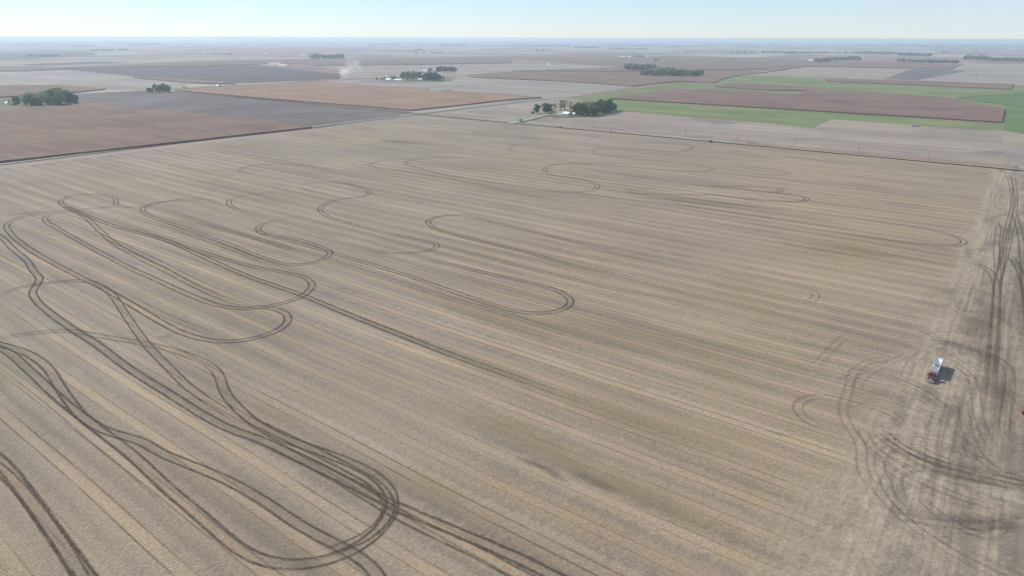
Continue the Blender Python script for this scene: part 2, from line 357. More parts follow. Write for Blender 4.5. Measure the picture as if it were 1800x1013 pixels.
corn('corn_field', [(1074, 175), (1182, 157), (1254, 158.5), (1350, 164.5), (1350, 167.3), (1405, 167.6), (1415, 160.8), (1350, 159.5), (1256, 153.8), (1256, 151.2),
    (1300, 146.8), (1350, 150.8), (1419, 154.5), (1489, 162), (1581, 167.5), (1648, 172), (1684, 179), (1730, 188), (1766, 192.7), (1761, 217), (1658, 210.5), (1350, 191.5)], M_CORND)
fld('ditch', [(1683, 171.5), (1800, 164), (1860, 160.5), (1860, 161.8), (1800, 165.6), (1686, 173)], M_WEED)
fld('ditch', [(1683, 172), (1740, 180), (1800, 188.5), (1860, 196), (1860, 197.5), (1800, 190), (1740, 181.5), (1683, 173.3)], M_WEED)
# beyond the other road
fld('grey_stubble_field', [(565, 142.8), (655, 139), (780, 136.8), (830, 137), (900, 140.6), (960, 142.5), (1060, 148), (1115, 153), (1000, 171.5), (955, 174), (880, 172), (740, 160), (600, 149)], M_PALE)
corn('corn_field', [(308, 160), (385, 154.8), (450, 150.5), (565, 144), (614, 149), (668, 153), (750, 155.5), (752, 163), (790, 162), (850, 165), (900, 168), (953, 172.8), (900, 176.2), (800, 187.5), (722, 195.5), (600, 185.5), (450, 173.5)], M_CORNO)
fld('tilled_field', [(120, 166), (260, 159), (303, 160.5), (450, 175), (600, 188), (722, 198.5), (650, 212), (553, 226), (450, 213), (282, 195), (175, 185), (128, 182)], M_SOIL)
corn('corn_field', [(-420, 205), (0, 188.5), (140, 184.5), (175, 184), (282, 194), (450, 212), (548, 226), (0, 287.5), (-700, 366)], M_CORN)
fld('farmyard_grass', [(-60, 178), (0, 170), (60, 168), (140, 172), (152, 181), (110, 188), (40, 190), (-60, 192)], M_GRASS)
fld('pale_stubble_field', [(-200, 128), (0, 126), (50, 126), (110, 123.5), (190, 130), (246, 136.5), (335, 148), (308, 155), (231, 158.5), (180, 157), (108, 150), (0, 152), (-200, 158)], M_PALE)
corn('corn_field', [(-200, 160), (0, 152.5), (108, 150.5), (186, 158), (131, 164), (0, 172.3), (-200, 186)], M_CORN)
fld('dark_tilled_field', [(110, 122), (200, 119), (360, 117), (450, 114.5), (500, 121), (610, 131.5), (595, 138.5), (450, 146), (415, 146.5), (300, 138), (246, 136), (190, 129.8)], M_SOILD)
fld('lane', [(300, 138.4), (334, 136.2), (450, 130), (476, 126.6), (479, 127.2), (450, 131.2), (334, 137.3), (303, 139)], M_GRASS)
corn('corn_field', [(235, 137.8), (300, 138), (412, 146.6), (415, 149), (335, 147)], M_CORN)
corn('corn_field', [(-100, 115), (110, 119), (250, 112), (420, 106), (560, 105), (450, 114), (360, 116.6), (200, 118.6), (110, 121.6), (50, 125.5), (-100, 127)], M_CORN)
fld('dark_field', [(30, 113.5), (180, 108), (230, 111), (110, 115), (60, 116)], M_SOILD)
fld('dark_field', [(-100, 94), (160, 91.5), (170, 97), (60, 104), (-100, 108)], M_SOILD)
corn('corn_field', [(560, 106), (760, 103), (900, 101), (900, 111), (700, 115), (560, 116), (480, 110)], M_CORND)

# ---------------------------------------------------------------- roads: gravel, verges and weedy ditches
def strip(name, p0, p1, off0, off1, z, mat, seg=40, rag=0.0, seed=1):
    d = (p1 - p0); L = d.length; d = d / L; w = Vector((d.y, -d.x, 0)); rnd = random.Random(seed)
    l = []; r = []
    for i in range(seg + 1):
        q = p0 + d * (L * i / seg)
        l.append(q + w * (off0 + rnd.uniform(-rag, rag))); r.append(q + w * (off1 + rnd.uniform(-rag, rag)))
    v = [(p.x, p.y, z) for p in l + r]; n = seg + 1
    f = [(i, n + i, n + i + 1, i + 1) for i in range(seg)]
    o = link(name, v, f, mat)
    if o.data.polygons[0].normal.z < 0: o.data.flip_normals()
    return tag(o, kind='structure')
def road(p0, p1, wide=5.5, verge=4.0, seg=120, zb=0.40, seed=3):
    strip('road_verge', p0, p1, -(wide / 2 + verge), wide / 2 + verge, zb, M_GRASS, seg, 0.8, seed)
    strip('ditch', p0, p1, wide / 2 + verge * .45, wide / 2 + verge * .9, zb + .05, M_WEED, seg, 0.5, seed + 1)
    strip('ditch', p0, p1, -(wide / 2 + verge * .9), -(wide / 2 + verge * .45), zb + .05, M_WEED, seg, 0.5, seed + 2)
    strip('road', p0, p1, -wide / 2, wide / 2, zb + .10, M_GRAVEL, seg, 0.25, seed + 3)
RA0 = G(-700, 374.5); RC = G(742, 201.5)
road(RA0, G(722, 202.2), 4.5, 3.2, 160, seed=11)                                    # west road, below the corn
road(G(742, 200), G(960, 174.5), 4.5, 3.2, 60, zb=0.62, seed=21)
road(G(718, 199.5), G(1900, 309.5), 3.2, 3.6, 160, zb=0.75, seed=31)                 # road along the top of the field
road(G(-100, 180), G(560, 142.5), 5.0, 7.0, 80, zb=0.62, seed=41)
strip('ditch', G(308, 162), G(722, 198), -3, 3, 0.7, M_WEED, 60, 0.8, 51)
strip('farm_drive_grass', G(897, 218.5), G(985, 196.5), -9, 9, 0.80, M_GREEN, 12, 1.0, 52)
strip('farm_drive', G(893, 219), G(985, 196.5), -2.6, 2.6, 0.92, M_GRAVEL, 12, 0.3, 53)
sheet('farmyard', [G(*p) for p in ((955, 203), (968, 197), (985, 194), (1060, 192), (1086, 196), (1060, 204), (1000, 207), (975, 207))], 0.86, M_GRASS)
sheet('yard_gravel', [G(*p) for p in ((966, 201.5), (975, 197.5), (990, 195.5), (992, 200), (984, 203.5))], 0.98, M_GRAVEL)
sheet('farmyard', [G(*p) for p in ((655, 139.5), (690, 136), (760, 135), (800, 137), (790, 143.5), (720, 145), (680, 143.5))], 0.9, M_GRASS)

# weedy waterways and field margins far off
for i, (x0, y0, x1, y1, w) in enumerate(((1157, 108.2, 1262, 108.6, 12), (1262, 108.6, 1300, 104, 10), (1290, 109.5, 1348, 115.5, 8), (1000, 127.2, 1095, 127.6, 5), (620, 113.5, 900, 112.5, 9), (-60, 125.6, 110, 123.4, 7),
        (900, 118, 1010, 117.8, 7), (1417, 117.7, 1600, 121, 4), (1704, 125, 1860, 127, 4), (640, 121, 780, 120, 12), (480, 121.5, 600, 119.5, 9), (1070, 104.5, 1350, 104.0, 8), (820, 133, 1000, 142.5, 4), (790, 159, 776, 163.5, 6))):
    strip('waterway', G(x0, y0), G(x1, y1), -w / 2, w / 2, 2.95 if y0 < 128 else 1.0 + i * .03, M_WEED if i % 3 else M_GRASS, 24, w * .35, 90 + i)

# ---------------------------------------------------------------- wheel tracks pressed into the stubble
def track_mat():
    t = NT('wheel_track'); p = t.pos()
    uv = t.n('ShaderNodeUVMap'); uv.uv_map = 'across'; sep = t.n('ShaderNodeSeparateXYZ'); t.l(uv.outputs[0], sep.inputs[0])
    e = t.math('ABSOLUTE', t.math('SUBTRACT', sep.outputs[0], 0.5))
    prof = t.step(t.math('ADD', e, t.math('MULTIPLY', t.math('SUBTRACT', t.noise(p, 1.6, 3.0, 0.7), 0.5), 0.45)), 0.05, 0.47, 1.0, 0.0)
    at = t.n('ShaderNodeAttribute'); at.attribute_name = 'wear'
    br = t.step(t.noise(t.xyz(t.math('MULTIPLY', sep.outputs[1], 0.16), t.math('MULTIPLY', sep.outputs[0], 1.2)), 1.0, 4.0, 0.7), 0.28, 0.66, 0.28, 1.0)
    lug = t.step(t.noise(p, 2.6, 2.0, 0.6), 0.3, 0.7, 0.65, 1.1)
    al = t.math('MULTIPLY', t.math('MULTIPLY', prof, at.outputs['Fac']), t.math('MULTIPLY', br, lug), clamp=True)
    c = t.mix(t.step(t.noise(p, 0.5, 3.0), 0.35, 0.65), (0.078, 0.062, 0.052), (0.115, 0.093, 0.075))
    b = t.bsdf(c, 0.95, 0, 0.05); tr = t.n('ShaderNodeBsdfTransparent'); mx = t.n('ShaderNodeMixShader')
    t.l(al, mx.inputs[0]); t.l(tr.outputs[0], mx.inputs[1]); t.l(b, mx.inputs[2])
    return t.done(mx.outputs[0])
M_TRACK = track_mat()
TV = []; TF = []; TU = []; TW = []; TZ = [0.075]
def catmull(pts, step=2.0):
    out = []; n = len(pts)
    for i in range(n - 1):
        p0 = pts[max(i - 1, 0)]; p1 = pts[i]; p2 = pts[i + 1]; p3 = pts[min(i + 2, n - 1)]
        m = max(2, int((p2 - p1).length / step))
        # centripetal: avoids loops on uneven spacing
        def tj(ti, a, b): return ti + max((b - a).length, 1e-3) ** 0.5
        t0 = 0.0; t1 = tj(t0, p0, p1) if (p1 - p0).length > 1e-6 else 0.5; t2 = tj(t1, p1, p2); t3 = tj(t2, p2, p3) if (p3 - p2).length > 1e-6 else t2 + 0.5
        for k in range(m):
            t = t1 + (t2 - t1) * k / m
            A1 = p0 * ((t1 - t) / (t1 - t0)) + p1 * ((t - t0) / (t1 - t0)); A2 = p1 * ((t2 - t) / (t2 - t1)) + p2 * ((t - t1) / (t2 - t1)); A3 = p2 * ((t3 - t) / (t3 - t2)) + p3 * ((t - t2) / (t3 - t2))
            B1 = A1 * ((t2 - t) / (t2 - t0)) + A2 * ((t - t0) / (t2 - t0)); B2 = A2 * ((t3 - t) / (t3 - t1)) + A3 * ((t - t1) / (t3 - t1))
            out.append(B1 * ((t2 - t) / (t2 - t1)) + B2 * ((t - t1) / (t2 - t1)))
    out.append(pts[-1]); return out
def smooth(pts, n=2):
    for _ in range(n):
        pts = [pts[0]] + [(pts[i - 1] + pts[i] * 2 + pts[i + 1]) / 4 for i in range(1, len(pts) - 1)] + [pts[-1]]
    return pts
def trail(px, wear=0.8, gauge=3.1, wid=1.0, ground=False, fade=(0.0, 0.0), shift=0.0):
    scuff = wear > .55 and not ground
    if not ground and min(q[1] for q in px) < 400 and max(q[1] for q in px) < 620 and max(q[0] for q in px) < 1725: wear = wear * 1.6 if wear <= .6 else wear; wid *= 1.2
    if not ground: wear = min(1.3, wear * 1.2)
    if not ground: wid *= 1.22
    w0 = wear; wd0 = wid
    pts = [Vector(p) for p in px] if ground else [G(*p) for p in px]
    c = smooth(catmull(pts), 5); n = len(c); z0 = TZ[0]; TZ[0] += 0.004
    for side in ((0,) if scuff else ()) + (-1, 1):
        wear, wid = (w0 * .13, 4.6) if side == 0 else (w0, wd0)
        k = len(TV); L = 0.0
        for i, p in enumerate(c):
            d = (c[min(i + 1, n - 1)] - c[max(i - 1, 0)]).normalized(); w = Vector((d.y, -d.x, 0))
            if i: L += (p - c[i - 1]).length
            o = side * gauge / 2 + shift; z = z0 + L * 0.00012 + (0.002 if side > 0 else 0)
            a = p + w * (o - wid / 2); b = p + w * (o + wid / 2)
            TV.append((a.x, a.y, z)); TV.append((b.x, b.y, z)); TU.append((0.0, L + side * 50)); TU.append((1.0, L + side * 50))
            s = i / (n - 1); f = 1.0
            if fade[0]: f = min(f, s / fade[0])
            if fade[1]: f = min(f, (1 - s) / fade[1])
            TW.append(wear * f); TW.append(wear * f)
        for i in range(n - 1): TF.append((k + 2 * i, k + 2 * i + 1, k + 2 * i + 3, k + 2 * i + 2))

def trails():
    # the long loop in the left foreground
    trail([(-60, 590), (0, 606), (45, 620), (82, 645), (110, 688), (143, 731), (190, 768), (235, 803), (290, 855), (347, 903), (395, 945), (435, 975), (490, 993), (550, 991), (600, 978), (645, 953), (675, 925), (691, 893), (688, 866), (668, 843), (635, 822), (600, 808), (560, 793), (500, 772), (450, 745), (415, 715), (395, 690), (388, 668), (378, 650), (350, 632), (300, 618)], .85, wid=1.2, gauge=3.3, fade=(0, .12))
    trail([(-60, 600), (0, 612), (55, 655), (100, 697), (150, 737), (188, 759), (245, 775), (290, 800), (350, 824), (408, 849), (469, 885), (530, 926), (600, 963), (640, 985), (670, 1020), (690, 1060)], .85, wid=1.1)
    trail([(-40, 396), (0, 416), (24, 439), (47, 458), (59, 477), (70, 490), (64, 502), (57, 515), (66, 531), (95, 556), (133, 583), (166, 603), (228, 649), (306, 698), (367, 736), (410, 757), (469, 778), (530, 808), (600, 842), (690, 888), (760, 918), (850, 955), (900, 977), (980, 1016), (1050, 1055)], .95, wid=1.3)
    trail([(430, 735), (480, 758), (560, 797), (620, 828), (660, 850), (684, 880), (683, 905), (660, 935), (625, 955), (560, 976)], .75, wid=1.2, fade=(.1, .1))
    trail([(470, 780), (560, 822), (640, 868), (700, 905), (760, 935), (840, 972), (920, 1016), (980, 1050)], .7, wid=1.2, gauge=3.6, fade=(.15, 0))
    trail([(-60, 770), (0, 812), (40, 860), (90, 930), (150, 1013), (190, 1070)], .9, wid=1.35, gauge=3.6)
    trail([(-50, 790), (5, 830), (60, 890), (110, 960), (150, 1030)], .6, wid=1.0)
    # turn rows on the left
    trail([(190, 372), (134, 373), (90, 375), (60, 378), (28, 385), (12, 396), (20, 412), (40, 430), (74, 452), (134, 484), (188, 511), (235, 538), (285, 568), (329, 589), (386, 601), (436, 598), (483, 584), (506, 567), (503, 552), (480, 543), (436, 539), (380, 535)], .85, wid=1.15, fade=(.2, .1))
    trail([(0, 380), (60, 374), (150, 368), (208, 363), (247, 366), (262, 362), (290, 355), (335, 349), (372, 352), (385, 357)], .7, wid=.9, fade=(.1, .1))
    trail([(150, 370), (100, 375), (80, 382), (82, 391), (101, 402), (161, 436), (218, 466), (285, 497), (336, 520), (386, 538), (425, 543), (470, 539), (517, 528), (543, 512), (549, 499), (535, 488), (503, 480), (436, 467), (369, 448), (268, 414), (215, 392)], .8, wid=1.1, fade=(.08, .25))
    trail([(203, 361), (204, 352), (192, 346), (168, 342), (130, 344), (108, 353), (117, 366), (144, 378), (174, 404), (201, 428), (242, 452), (302, 482), (352, 508), (403, 529), (450, 541)], .75, fade=(0, .1))
    trail([(117, 363), (141, 375), (215, 402), (289, 422), (349, 448), (436, 486), (533, 520), (600, 548), (701, 588), (801, 627), (880, 655), (930, 673), (990, 694), (1060, 720)], 1.3, wid=1.35, fade=(0, .18))
    trail([(372, 360), (335, 353), (285, 355), (257, 362), (251, 371), (275, 385), (335, 405), (403, 430), (470, 456), (503, 465), (537, 465), (568, 456), (582, 444), (567, 436), (523, 422), (470, 412), (420, 400)], .75, fade=(.1, .1))
    trail([(540, 380), (500, 386), (470, 391), (455, 399), (455, 407), (475, 416), (523, 428), (600, 450), (700, 480), (760, 500), (801, 515), (868, 537), (919, 550), (962, 551), (993, 543), (1004, 530), (986, 514), (935, 498), (835, 476), (717, 448)], .8, wid=1.1, fade=(.1, .15))
    trail([(510, 338), (436, 343), (408, 350), (402, 358), (412, 367), (453, 382), (520, 398), (600, 421)], .55, fade=(.25, .2))
    trail([(520, 329), (544, 322), (590, 321), (630, 329), (650, 338), (638, 346), (600, 350), (575, 358), (562, 367), (572, 379), (600, 389), (684, 412), (744, 424), (769, 430), (760, 439), (717, 446), (677, 444), (600, 424)], .75, fade=(.1, .1))
    trail([(522, 327), (540, 335), (600, 349), (680, 368), (760, 388)], .35, fade=(.1, .5))
    trail([(850, 378), (815, 378), (772, 381), (752, 389), (765, 402), (818, 418), (902, 438), (1003, 465), (1103, 488), (1210, 515)], .6, fade=(.1, .3))
    trail([(815, 379), (900, 398), (1000, 424), (1100, 450), (1200, 472)], .4, wid=1.5, fade=(.1, .4))
    trail([(773, 432), (868, 456), (1003, 491), (1100, 512), (1200, 528), (1300, 552)], .65, fade=(0, .5))
    trail([(600, 467), (700, 496), (800, 527), (900, 556), (1000, 590), (1080, 617)], .45, fade=(.3, .2))
    # farther turns
    trail([(600, 302), (570, 297), (520, 290), (470, 289), (436, 293), (421, 300), (440, 308), (520, 322)], .5, gauge=3.4, fade=(.1, .4))
    trail([(760, 279), (700, 280), (665, 284), (649, 290), (665, 296), (740, 306), (801, 317), (935, 345), (1036, 360), (1120, 372)], .5, gauge=3.4, fade=(.2, .3))
    trail([(850, 280), (770, 277), (722, 282), (713, 288), (727, 294), (835, 317), (935, 330), (1050, 350)], .5, gauge=3.4, fade=(.1, .4))
    trail([(1180, 290), (1080, 287), (990, 288), (963, 294), (957, 302), (975, 309), (1020, 315), (1048, 325), (1049, 332), (1020, 338), (970, 337), (900, 327)], .55, gauge=3.4, fade=(.2, .3))
    trail([(967, 292), (1040, 300), (1130, 312), (1250, 328), (1340, 337), (1400, 344), (1419, 350), (1405, 355), (1340, 352), (1250, 343), (1150, 342), (1110, 340), (1106, 335), (1125, 332), (1200, 336)], .6, gauge=3.4, fade=(.2, .3))
    trail([(1080, 277), (1180, 285), (1240, 293), (1254, 298), (1235, 302), (1150, 298), (1060, 290), (990, 288)], .5, gauge=3.4, fade=(.2, .2))
    trail([(1180, 325), (1270, 328), (1340, 329), (1374, 333), (1360, 339), (1300, 337)], .5, gauge=3.4, fade=(.3, .2))
    trail([(1480, 288), (1400, 277), (1380, 276), (1420, 281), (1500, 292)], .35, gauge=3.4, fade=(.2, .3))
    trail([(1330, 272), (1290, 266), (1283, 269), (1320, 274), (1370, 280)], .35, gauge=3.4, fade=(.2, .3))
    trail([(1290, 292), (1360, 298), (1385, 303), (1378, 308), (1310, 305)], .4, gauge=3.4, fade=(.3, .2))
    trail([(960, 250), (920, 253), (897, 259), (898, 266), (930, 270), (1000, 272)], .35, gauge=3.2, fade=(.2, .4))
    trail([(1050, 262), (1120, 262), (1190, 268), (1218, 259), (1205, 254), (1130, 251), (1040, 248)], .5, gauge=3.4, fade=(.3, .3))
    trail([(1050, 262), (1043, 268), (1060, 273), (1150, 276)], .4, gauge=3.2, fade=(.1, .3))
    trail([(880, 233), (845, 231), (833, 235), (860, 239)], .3, gauge=3.2, fade=(.2, .3))
    trail([(1400, 372), (1500, 385), (1600, 399), (1660, 410), (1692, 422), (1691, 430), (1660, 433), (1600, 427), (1500, 414), (1400, 400)], .55, gauge=3.2, fade=(.3, .3))
    trail([(1395, 503), (1425, 510), (1436, 522), (1425, 530), (1405, 533)], .45, gauge=3.2, fade=(.3, .3))
    for (x0, y0, x1, y1, w) in ((1110, 372, 1690, 470, .35), (960, 334, 1500, 405, .35), (1300, 430, 1700, 505, .3), (1050, 440, 1660, 560, .25), (1106, 345, 1480, 392, .45), (1200, 300, 1720, 352, .25), (1120, 268, 1700, 320, .25), (450, 420, 700, 490, .3), (300, 385, 520, 440, .3)):
        trail([(x0, y0), ((x0 + x1) / 2, (y0 + y1) / 2 - 3), (x1, y1)], w, wid=1.2, fade=(.2, .2))
    for pts_, w_ in (([(262, 385), (335, 412), (403, 437), (470, 462), (520, 474)], .5), ([(300, 372), (380, 398), (453, 420), (530, 446)], .45), ([(100, 378), (190, 420), (260, 452), (340, 492), (400, 520)], .4),
                     ([(600, 400), (700, 428), (800, 452), (900, 480)], .35), ([(0, 640), (80, 700), (170, 775), (260, 850), (340, 930)], .4), ([(220, 520), (300, 560), (380, 590)], .4), ([(0, 360), (60, 380), (130, 402)], .3)):
        trail(pts_, w_, wid=.9, fade=(.25, .25))
    # faint arcs crossing on the left
    trail([(-40, 530), (0, 520), (30, 507), (57, 502), (100, 496), (140, 494), (165, 497), (185, 508), (200, 522), (215, 545), (235, 575), (265, 615), (290, 640), (330, 680), (380, 715), (430, 745)], .8, wid=1.0, fade=(.1, .1))
    trail([(-30, 600), (20, 592), (60, 586), (120, 582), (160, 589), (210, 597), (260, 606), (310, 618), (350, 632)], .65, wid=.85, fade=(.1, .1))
    # the headland along the right side
    H = [([(1780, 306), (1784, 340), (1783, 376), (1774, 412), (1767, 449), (1756, 486), (1752, 530), (1748, 600), (1742, 680), (1736, 760)], .8),
         ([(1783, 376), (1792, 410), (1797, 450), (1802, 520), (1812, 600)], .7),
         ([(1770, 306), (1778, 330), (1780, 360), (1771, 400), (1762, 450), (1752, 500)], .6),
         ([(1736, 384), (1750, 390), (1751, 434), (1753, 486), (1750, 530), (1745, 590), (1735, 680)], .75),
         ([(1753, 440), (1771, 449), (1787, 467), (1797, 492), (1810, 540), (1825, 600)], .75),
         ([(1680, 455), (1713, 464), (1735, 474), (1747, 490), (1752, 520)], .6),
         ([(1700, 372), (1736, 380), (1752, 400)], .35),
         ([(1610, 608), (1628, 600), (1654, 602), (1680, 606), (1717, 617), (1757, 633), (1773, 652), (1775, 680), (1768, 718), (1762, 770)], .6),
         ([(1640, 622), (1658, 632), (1687, 645), (1707, 665), (1714, 690), (1718, 728), (1727, 757), (1745, 790)], .45),
         ([(1465, 760), (1430, 748), (1404, 730), (1399, 714), (1412, 702), (1440, 696), (1470, 700), (1500, 712), (1534, 716), (1568, 726), (1582, 740), (1583, 750)], .55),
         ([(1580, 632), (1538, 633), (1510, 645), (1495, 662), (1493, 681), (1484, 705), (1480, 722), (1490, 750), (1515, 785), (1512, 815), (1526, 850), (1559, 877)], .45),
         ([(1500, 690), (1520, 660), (1560, 640), (1600, 622)], .35),
         ([(1545, 755), (1567, 775), (1608, 800), (1669, 820), (1730, 834), (1800, 851), (1860, 862)], .85),
         ([(1550, 770), (1590, 800), (1650, 826), (1720, 842), (1800, 862)], .7),
         ([(1600, 780), (1660, 812), (1740, 832), (1800, 842)], .55),
         ([(1690, 700), (1700, 760), (1725, 810), (1770, 838), (1830, 850)], .4),
         ([(1560, 905), (1610, 915), (1700, 925), (1760, 922), (1830, 915)], .5),
         ([(1430, 645), (1450, 625), (1475, 600), (1490, 590)], .4),
         ([(1590, 668), (1600, 640), (1640, 612), (1690, 600)], .35),
         ([(1660, 690), (1640, 760), (1632, 830), (1625, 900)], .35),
         ([(1685, 690), (1668, 760), (1655, 830)], .35)]
    for p, w in H: trail(p, w * (.62 if max(q[1] for q in p) > 640 else .95), wid=1.15, gauge=2.9, fade=(.12, .12))
    rnd = random.Random(77)
    for i in range(64):                      # fans of tight turns where the carts met the trucks
        cx, cy = rnd.choice([(1715, 560), (1728, 540), (1705, 585), (1735, 590), (1750, 640), (1560, 720), (1700, 880), (1640, 780)])
        c = G(cx + rnd.uniform(-18, 18), cy + rnd.uniform(-16, 16)); r = rnd.uniform(8, 26); t0 = rnd.uniform(0, 6.28); da = rnd.uniform(.9, 2.6)
        pts = [c + Vector((r * math.cos(t0 + da * k / 6), r * (1 + .08 * k) * math.sin(t0 + da * k / 6), 0)) for k in range(7)]
        trail(pts, rnd.uniform(.25, .55), wid=.9, gauge=2.7, ground=True, fade=(.2, .2))
    for i in range(46):                      # long passes along the headland
        b = rnd.uniform(-6, 42); a0 = rnd.choice([rnd.uniform(100, 700), rnd.uniform(100, 330)]); L = rnd.uniform(60, 320)
        pts = []; off = b
        for k in range(7):
            off += rnd.uniform(-1.6, 1.6); pts.append(AB(a0 + L * k / 6, off))
        if (a0 < 140 and b > 30): continue
        trail(pts, rnd.uniform(.15, .42), wid=.8, gauge=2.7, ground=True, fade=(.25, .25))
trails()
tracks = link('wheel_tracks', TV, TF, M_TRACK)
uvl = tracks.data.uv_layers.new(name='across')
for lp in tracks.data.loops: uvl.data[lp.index].uv = TU[lp.vertex_index]
wa = tracks.data.attributes.new('wear', 'FLOAT', 'POINT'); wa.data.foreach_set('value', TW)
if tracks.data.polygons[0].normal.z < 0: tracks.data.flip_normals()
tag(tracks, kind='structure')

# pale dusty ground and scuffs near the lower right
def patch_mat(name, c, a=0.9, sc=0.25):
    t = NT(name); p = t.pos(); uv = t.n('ShaderNodeUVMap'); uv.uv_map = 'r'; s = t.n('ShaderNodeSeparateXYZ'); t.l(uv.outputs[0], s.inputs[0])
    f = t.math('ADD', s.outputs[0], t.math('MULTIPLY', t.math('SUBTRACT', t.noise(p, sc, 5.0, 0.75), 0.5), 1.1))
    al = t.math('MULTIPLY', t.step(f, 0.0, 1.0, 1.0, 0.0), a)
    b = t.bsdf(c, 0.95, 0, 0.05); tr = t.n('ShaderNodeBsdfTransparent'); mx = t.n('ShaderNodeMixShader')
    t.l(al, mx.inputs[0]); t.l(tr.outputs[0], mx.inputs[1]); t.l(b, mx.inputs[2]); return t.done(mx.outputs[0])
def blot(name, cx, cy, px, py, rx, ry, mat, z):
    """soft-edged patch; (px,py) a pixel along its long axis"""
    c = G(cx, cy); d = (G(px, py) - c); d.z = 0; d.normalize(); w = Vector((d.y, -d.x, 0)); n = 32
    v = [(c.x, c.y, z)]; uv = [0.0]
    for i in range(n):
        t = 2 * math.pi * i / n; q = c + d * (rx * 1.3 * math.cos(t)) + w * (ry * 1.3 * math.sin(t)); v.append((q.x, q.y, z)); uv.append(1.3)
    o = link(name, v, [(0, 1 + i, 1 + (i + 1) % n) for i in range(n)], mat); l = o.data.uv_layers.new(name='r')
    for lp in o.data.loops: l.data[lp.index].uv = (uv[lp.vertex_index], 0)
    if o.data.polygons[0].normal.z < 0: o.data.flip_normals()
    return tag(o, kind='structure')
M_DUST = patch_mat('pale_dust', (0.41, 0.37, 0.285), 0.7, 0.5); M_DARK = patch_mat('dark_trample', (0.115, 0.098, 0.082), 0.30, 0.5); M_OLIVE = patch_mat('green_regrowth', (0.29, 0.245, 0.12), 0.20, 0.12)
M_RES = patch_mat('dark_residue', (0.14, 0.112, 0.105), 0.34, 1.2); M_CHAFF = patch_mat('chaff', (0.40, 0.35, 0.275), 0.5, 0.5)
TS = [0.0]
for b in ((1765, 876, 1840, 900, 15, 3.8, M_DUST), (1700, 842, 1800, 862, 20, 3.2, M_DARK), (1620, 808, 1700, 835, 14, 3.2, M_DARK),
          (1715, 575, 1740, 530, 24, 11, M_DARK), (1705, 615, 1780, 640, 22, 6, M_DARK), (1700, 915, 1800, 925, 16, 4.5, M_DARK),
          (1758, 700, 1752, 760, 22, 4, M_DARK), (1625, 840, 1615, 900, 6, 2, M_DUST), (1570, 650, 1600, 655, 9, 4, M_CHAFF),
          (955, 822, 1010, 850, 9, 2.0, M_RES), (975, 838, 1010, 855, 7, 1.6, M_RES), (930, 815, 990, 838, 8, 1.5, M_RES), (1040, 845, 1090, 870, 12, 3, M_RES),
          (860, 650, 960, 690, 55, 9, M_OLIVE), (1000, 810, 1100, 855, 55, 11, M_OLIVE), (880, 750, 980, 795, 40, 9, M_OLIVE), (860, 560, 960, 600, 70, 10, M_OLIVE), (1090, 590, 1180, 610, 60, 14, M_OLIVE),
          (1090, 735, 1180, 770, 40, 9, M_OLIVE), (1150, 880, 1250, 925, 35, 8, M_OLIVE), (760, 860, 860, 910, 35, 8, M_OLIVE),
          (1470, 440, 1560, 452, 60, 12, M_OLIVE), (1180, 345, 1260, 353, 80, 14, M_OLIVE), (1290, 360, 1400, 372, 80, 7, M_DARK),
          (1360, 760, 1400, 770, 5, 1.6, M_CHAFF), (88, 412, 100, 413, 6, 1.6, M_CHAFF), (88, 412, 90, 420, 6, 1.2, M_CHAFF), (285, 590, 300, 605, 6, 3, M_CHAFF),
          (940, 244, 1000, 249, 50, 8, M_DARK), (700, 250, 760, 256, 45, 12, M_DARK), (1040, 240, 1060, 242, 14, 8, M_RES)):
    TS[0] += 0.004; blot('worn_patch', *b, 0.5 + TS[0])
#@@OBJ
# ---------------------------------------------------------------- trees
def leaf_mat(name, c1, c2, c3):
    t = NT(name); o = t.n('ShaderNodeTexCoord').outputs['Object']; oi = t.n('ShaderNodeObjectInfo')
    g = t.n('ShaderNodeNewGeometry')
    c = t.mix(t.step(t.noise(o, 0.35, 3.0), 0.38, 0.62), c1, c2)
    c = t.mix(t.math('MULTIPLY', t.step(t.noise(o, 1.4, 2.0), 0.5, 0.7), 0.6), c, c3)
    k = t.math('MULTIPLY', t.math('ADD', 0.78, t.math('MULTIPLY', oi.outputs['Random'], 0.44)), t.math('ADD', 0.8, t.math('MULTIPLY', g.outputs['Random Per Island'], 0.4)))
    cc = t.scalec(c, t.math('MULTIPLY', k, 1.45)); tl = t.n('ShaderNodeBsdfTranslucent'); t.l(cc, tl.inputs[0]); mx = t.n('ShaderNodeMixShader'); mx.inputs[0].default_value = 0.38
    t.l(t.bsdf(cc, 0.75, 0, 0.15), mx.inputs[1]); t.l(tl.outputs[0], mx.inputs[2]); return t.done(mx.outputs[0])
M_LEAF = {'green': leaf_mat('green_leaves', (0.105, 0.150, 0.055), (0.140, 0.185, 0.070), (0.19, 0.205, 0.085)),
          'dark': leaf_mat('dark_leaves', (0.062, 0.098, 0.042), (0.082, 0.120, 0.050), (0.105, 0.135, 0.058)),
          'olive': leaf_mat('yellowing_leaves', (0.17, 0.19, 0.075), (0.22, 0.22, 0.085), (0.26, 0.225, 0.09)),
          'brown': leaf_mat('thin_autumn_leaves', (0.24, 0.19, 0.11), (0.20, 0.17, 0.10), (0.26, 0.23, 0.13))}
M_BARK = simple('bark', (0.13, 0.105, 0.085), 0.9, var=0.3, sc=3.0)
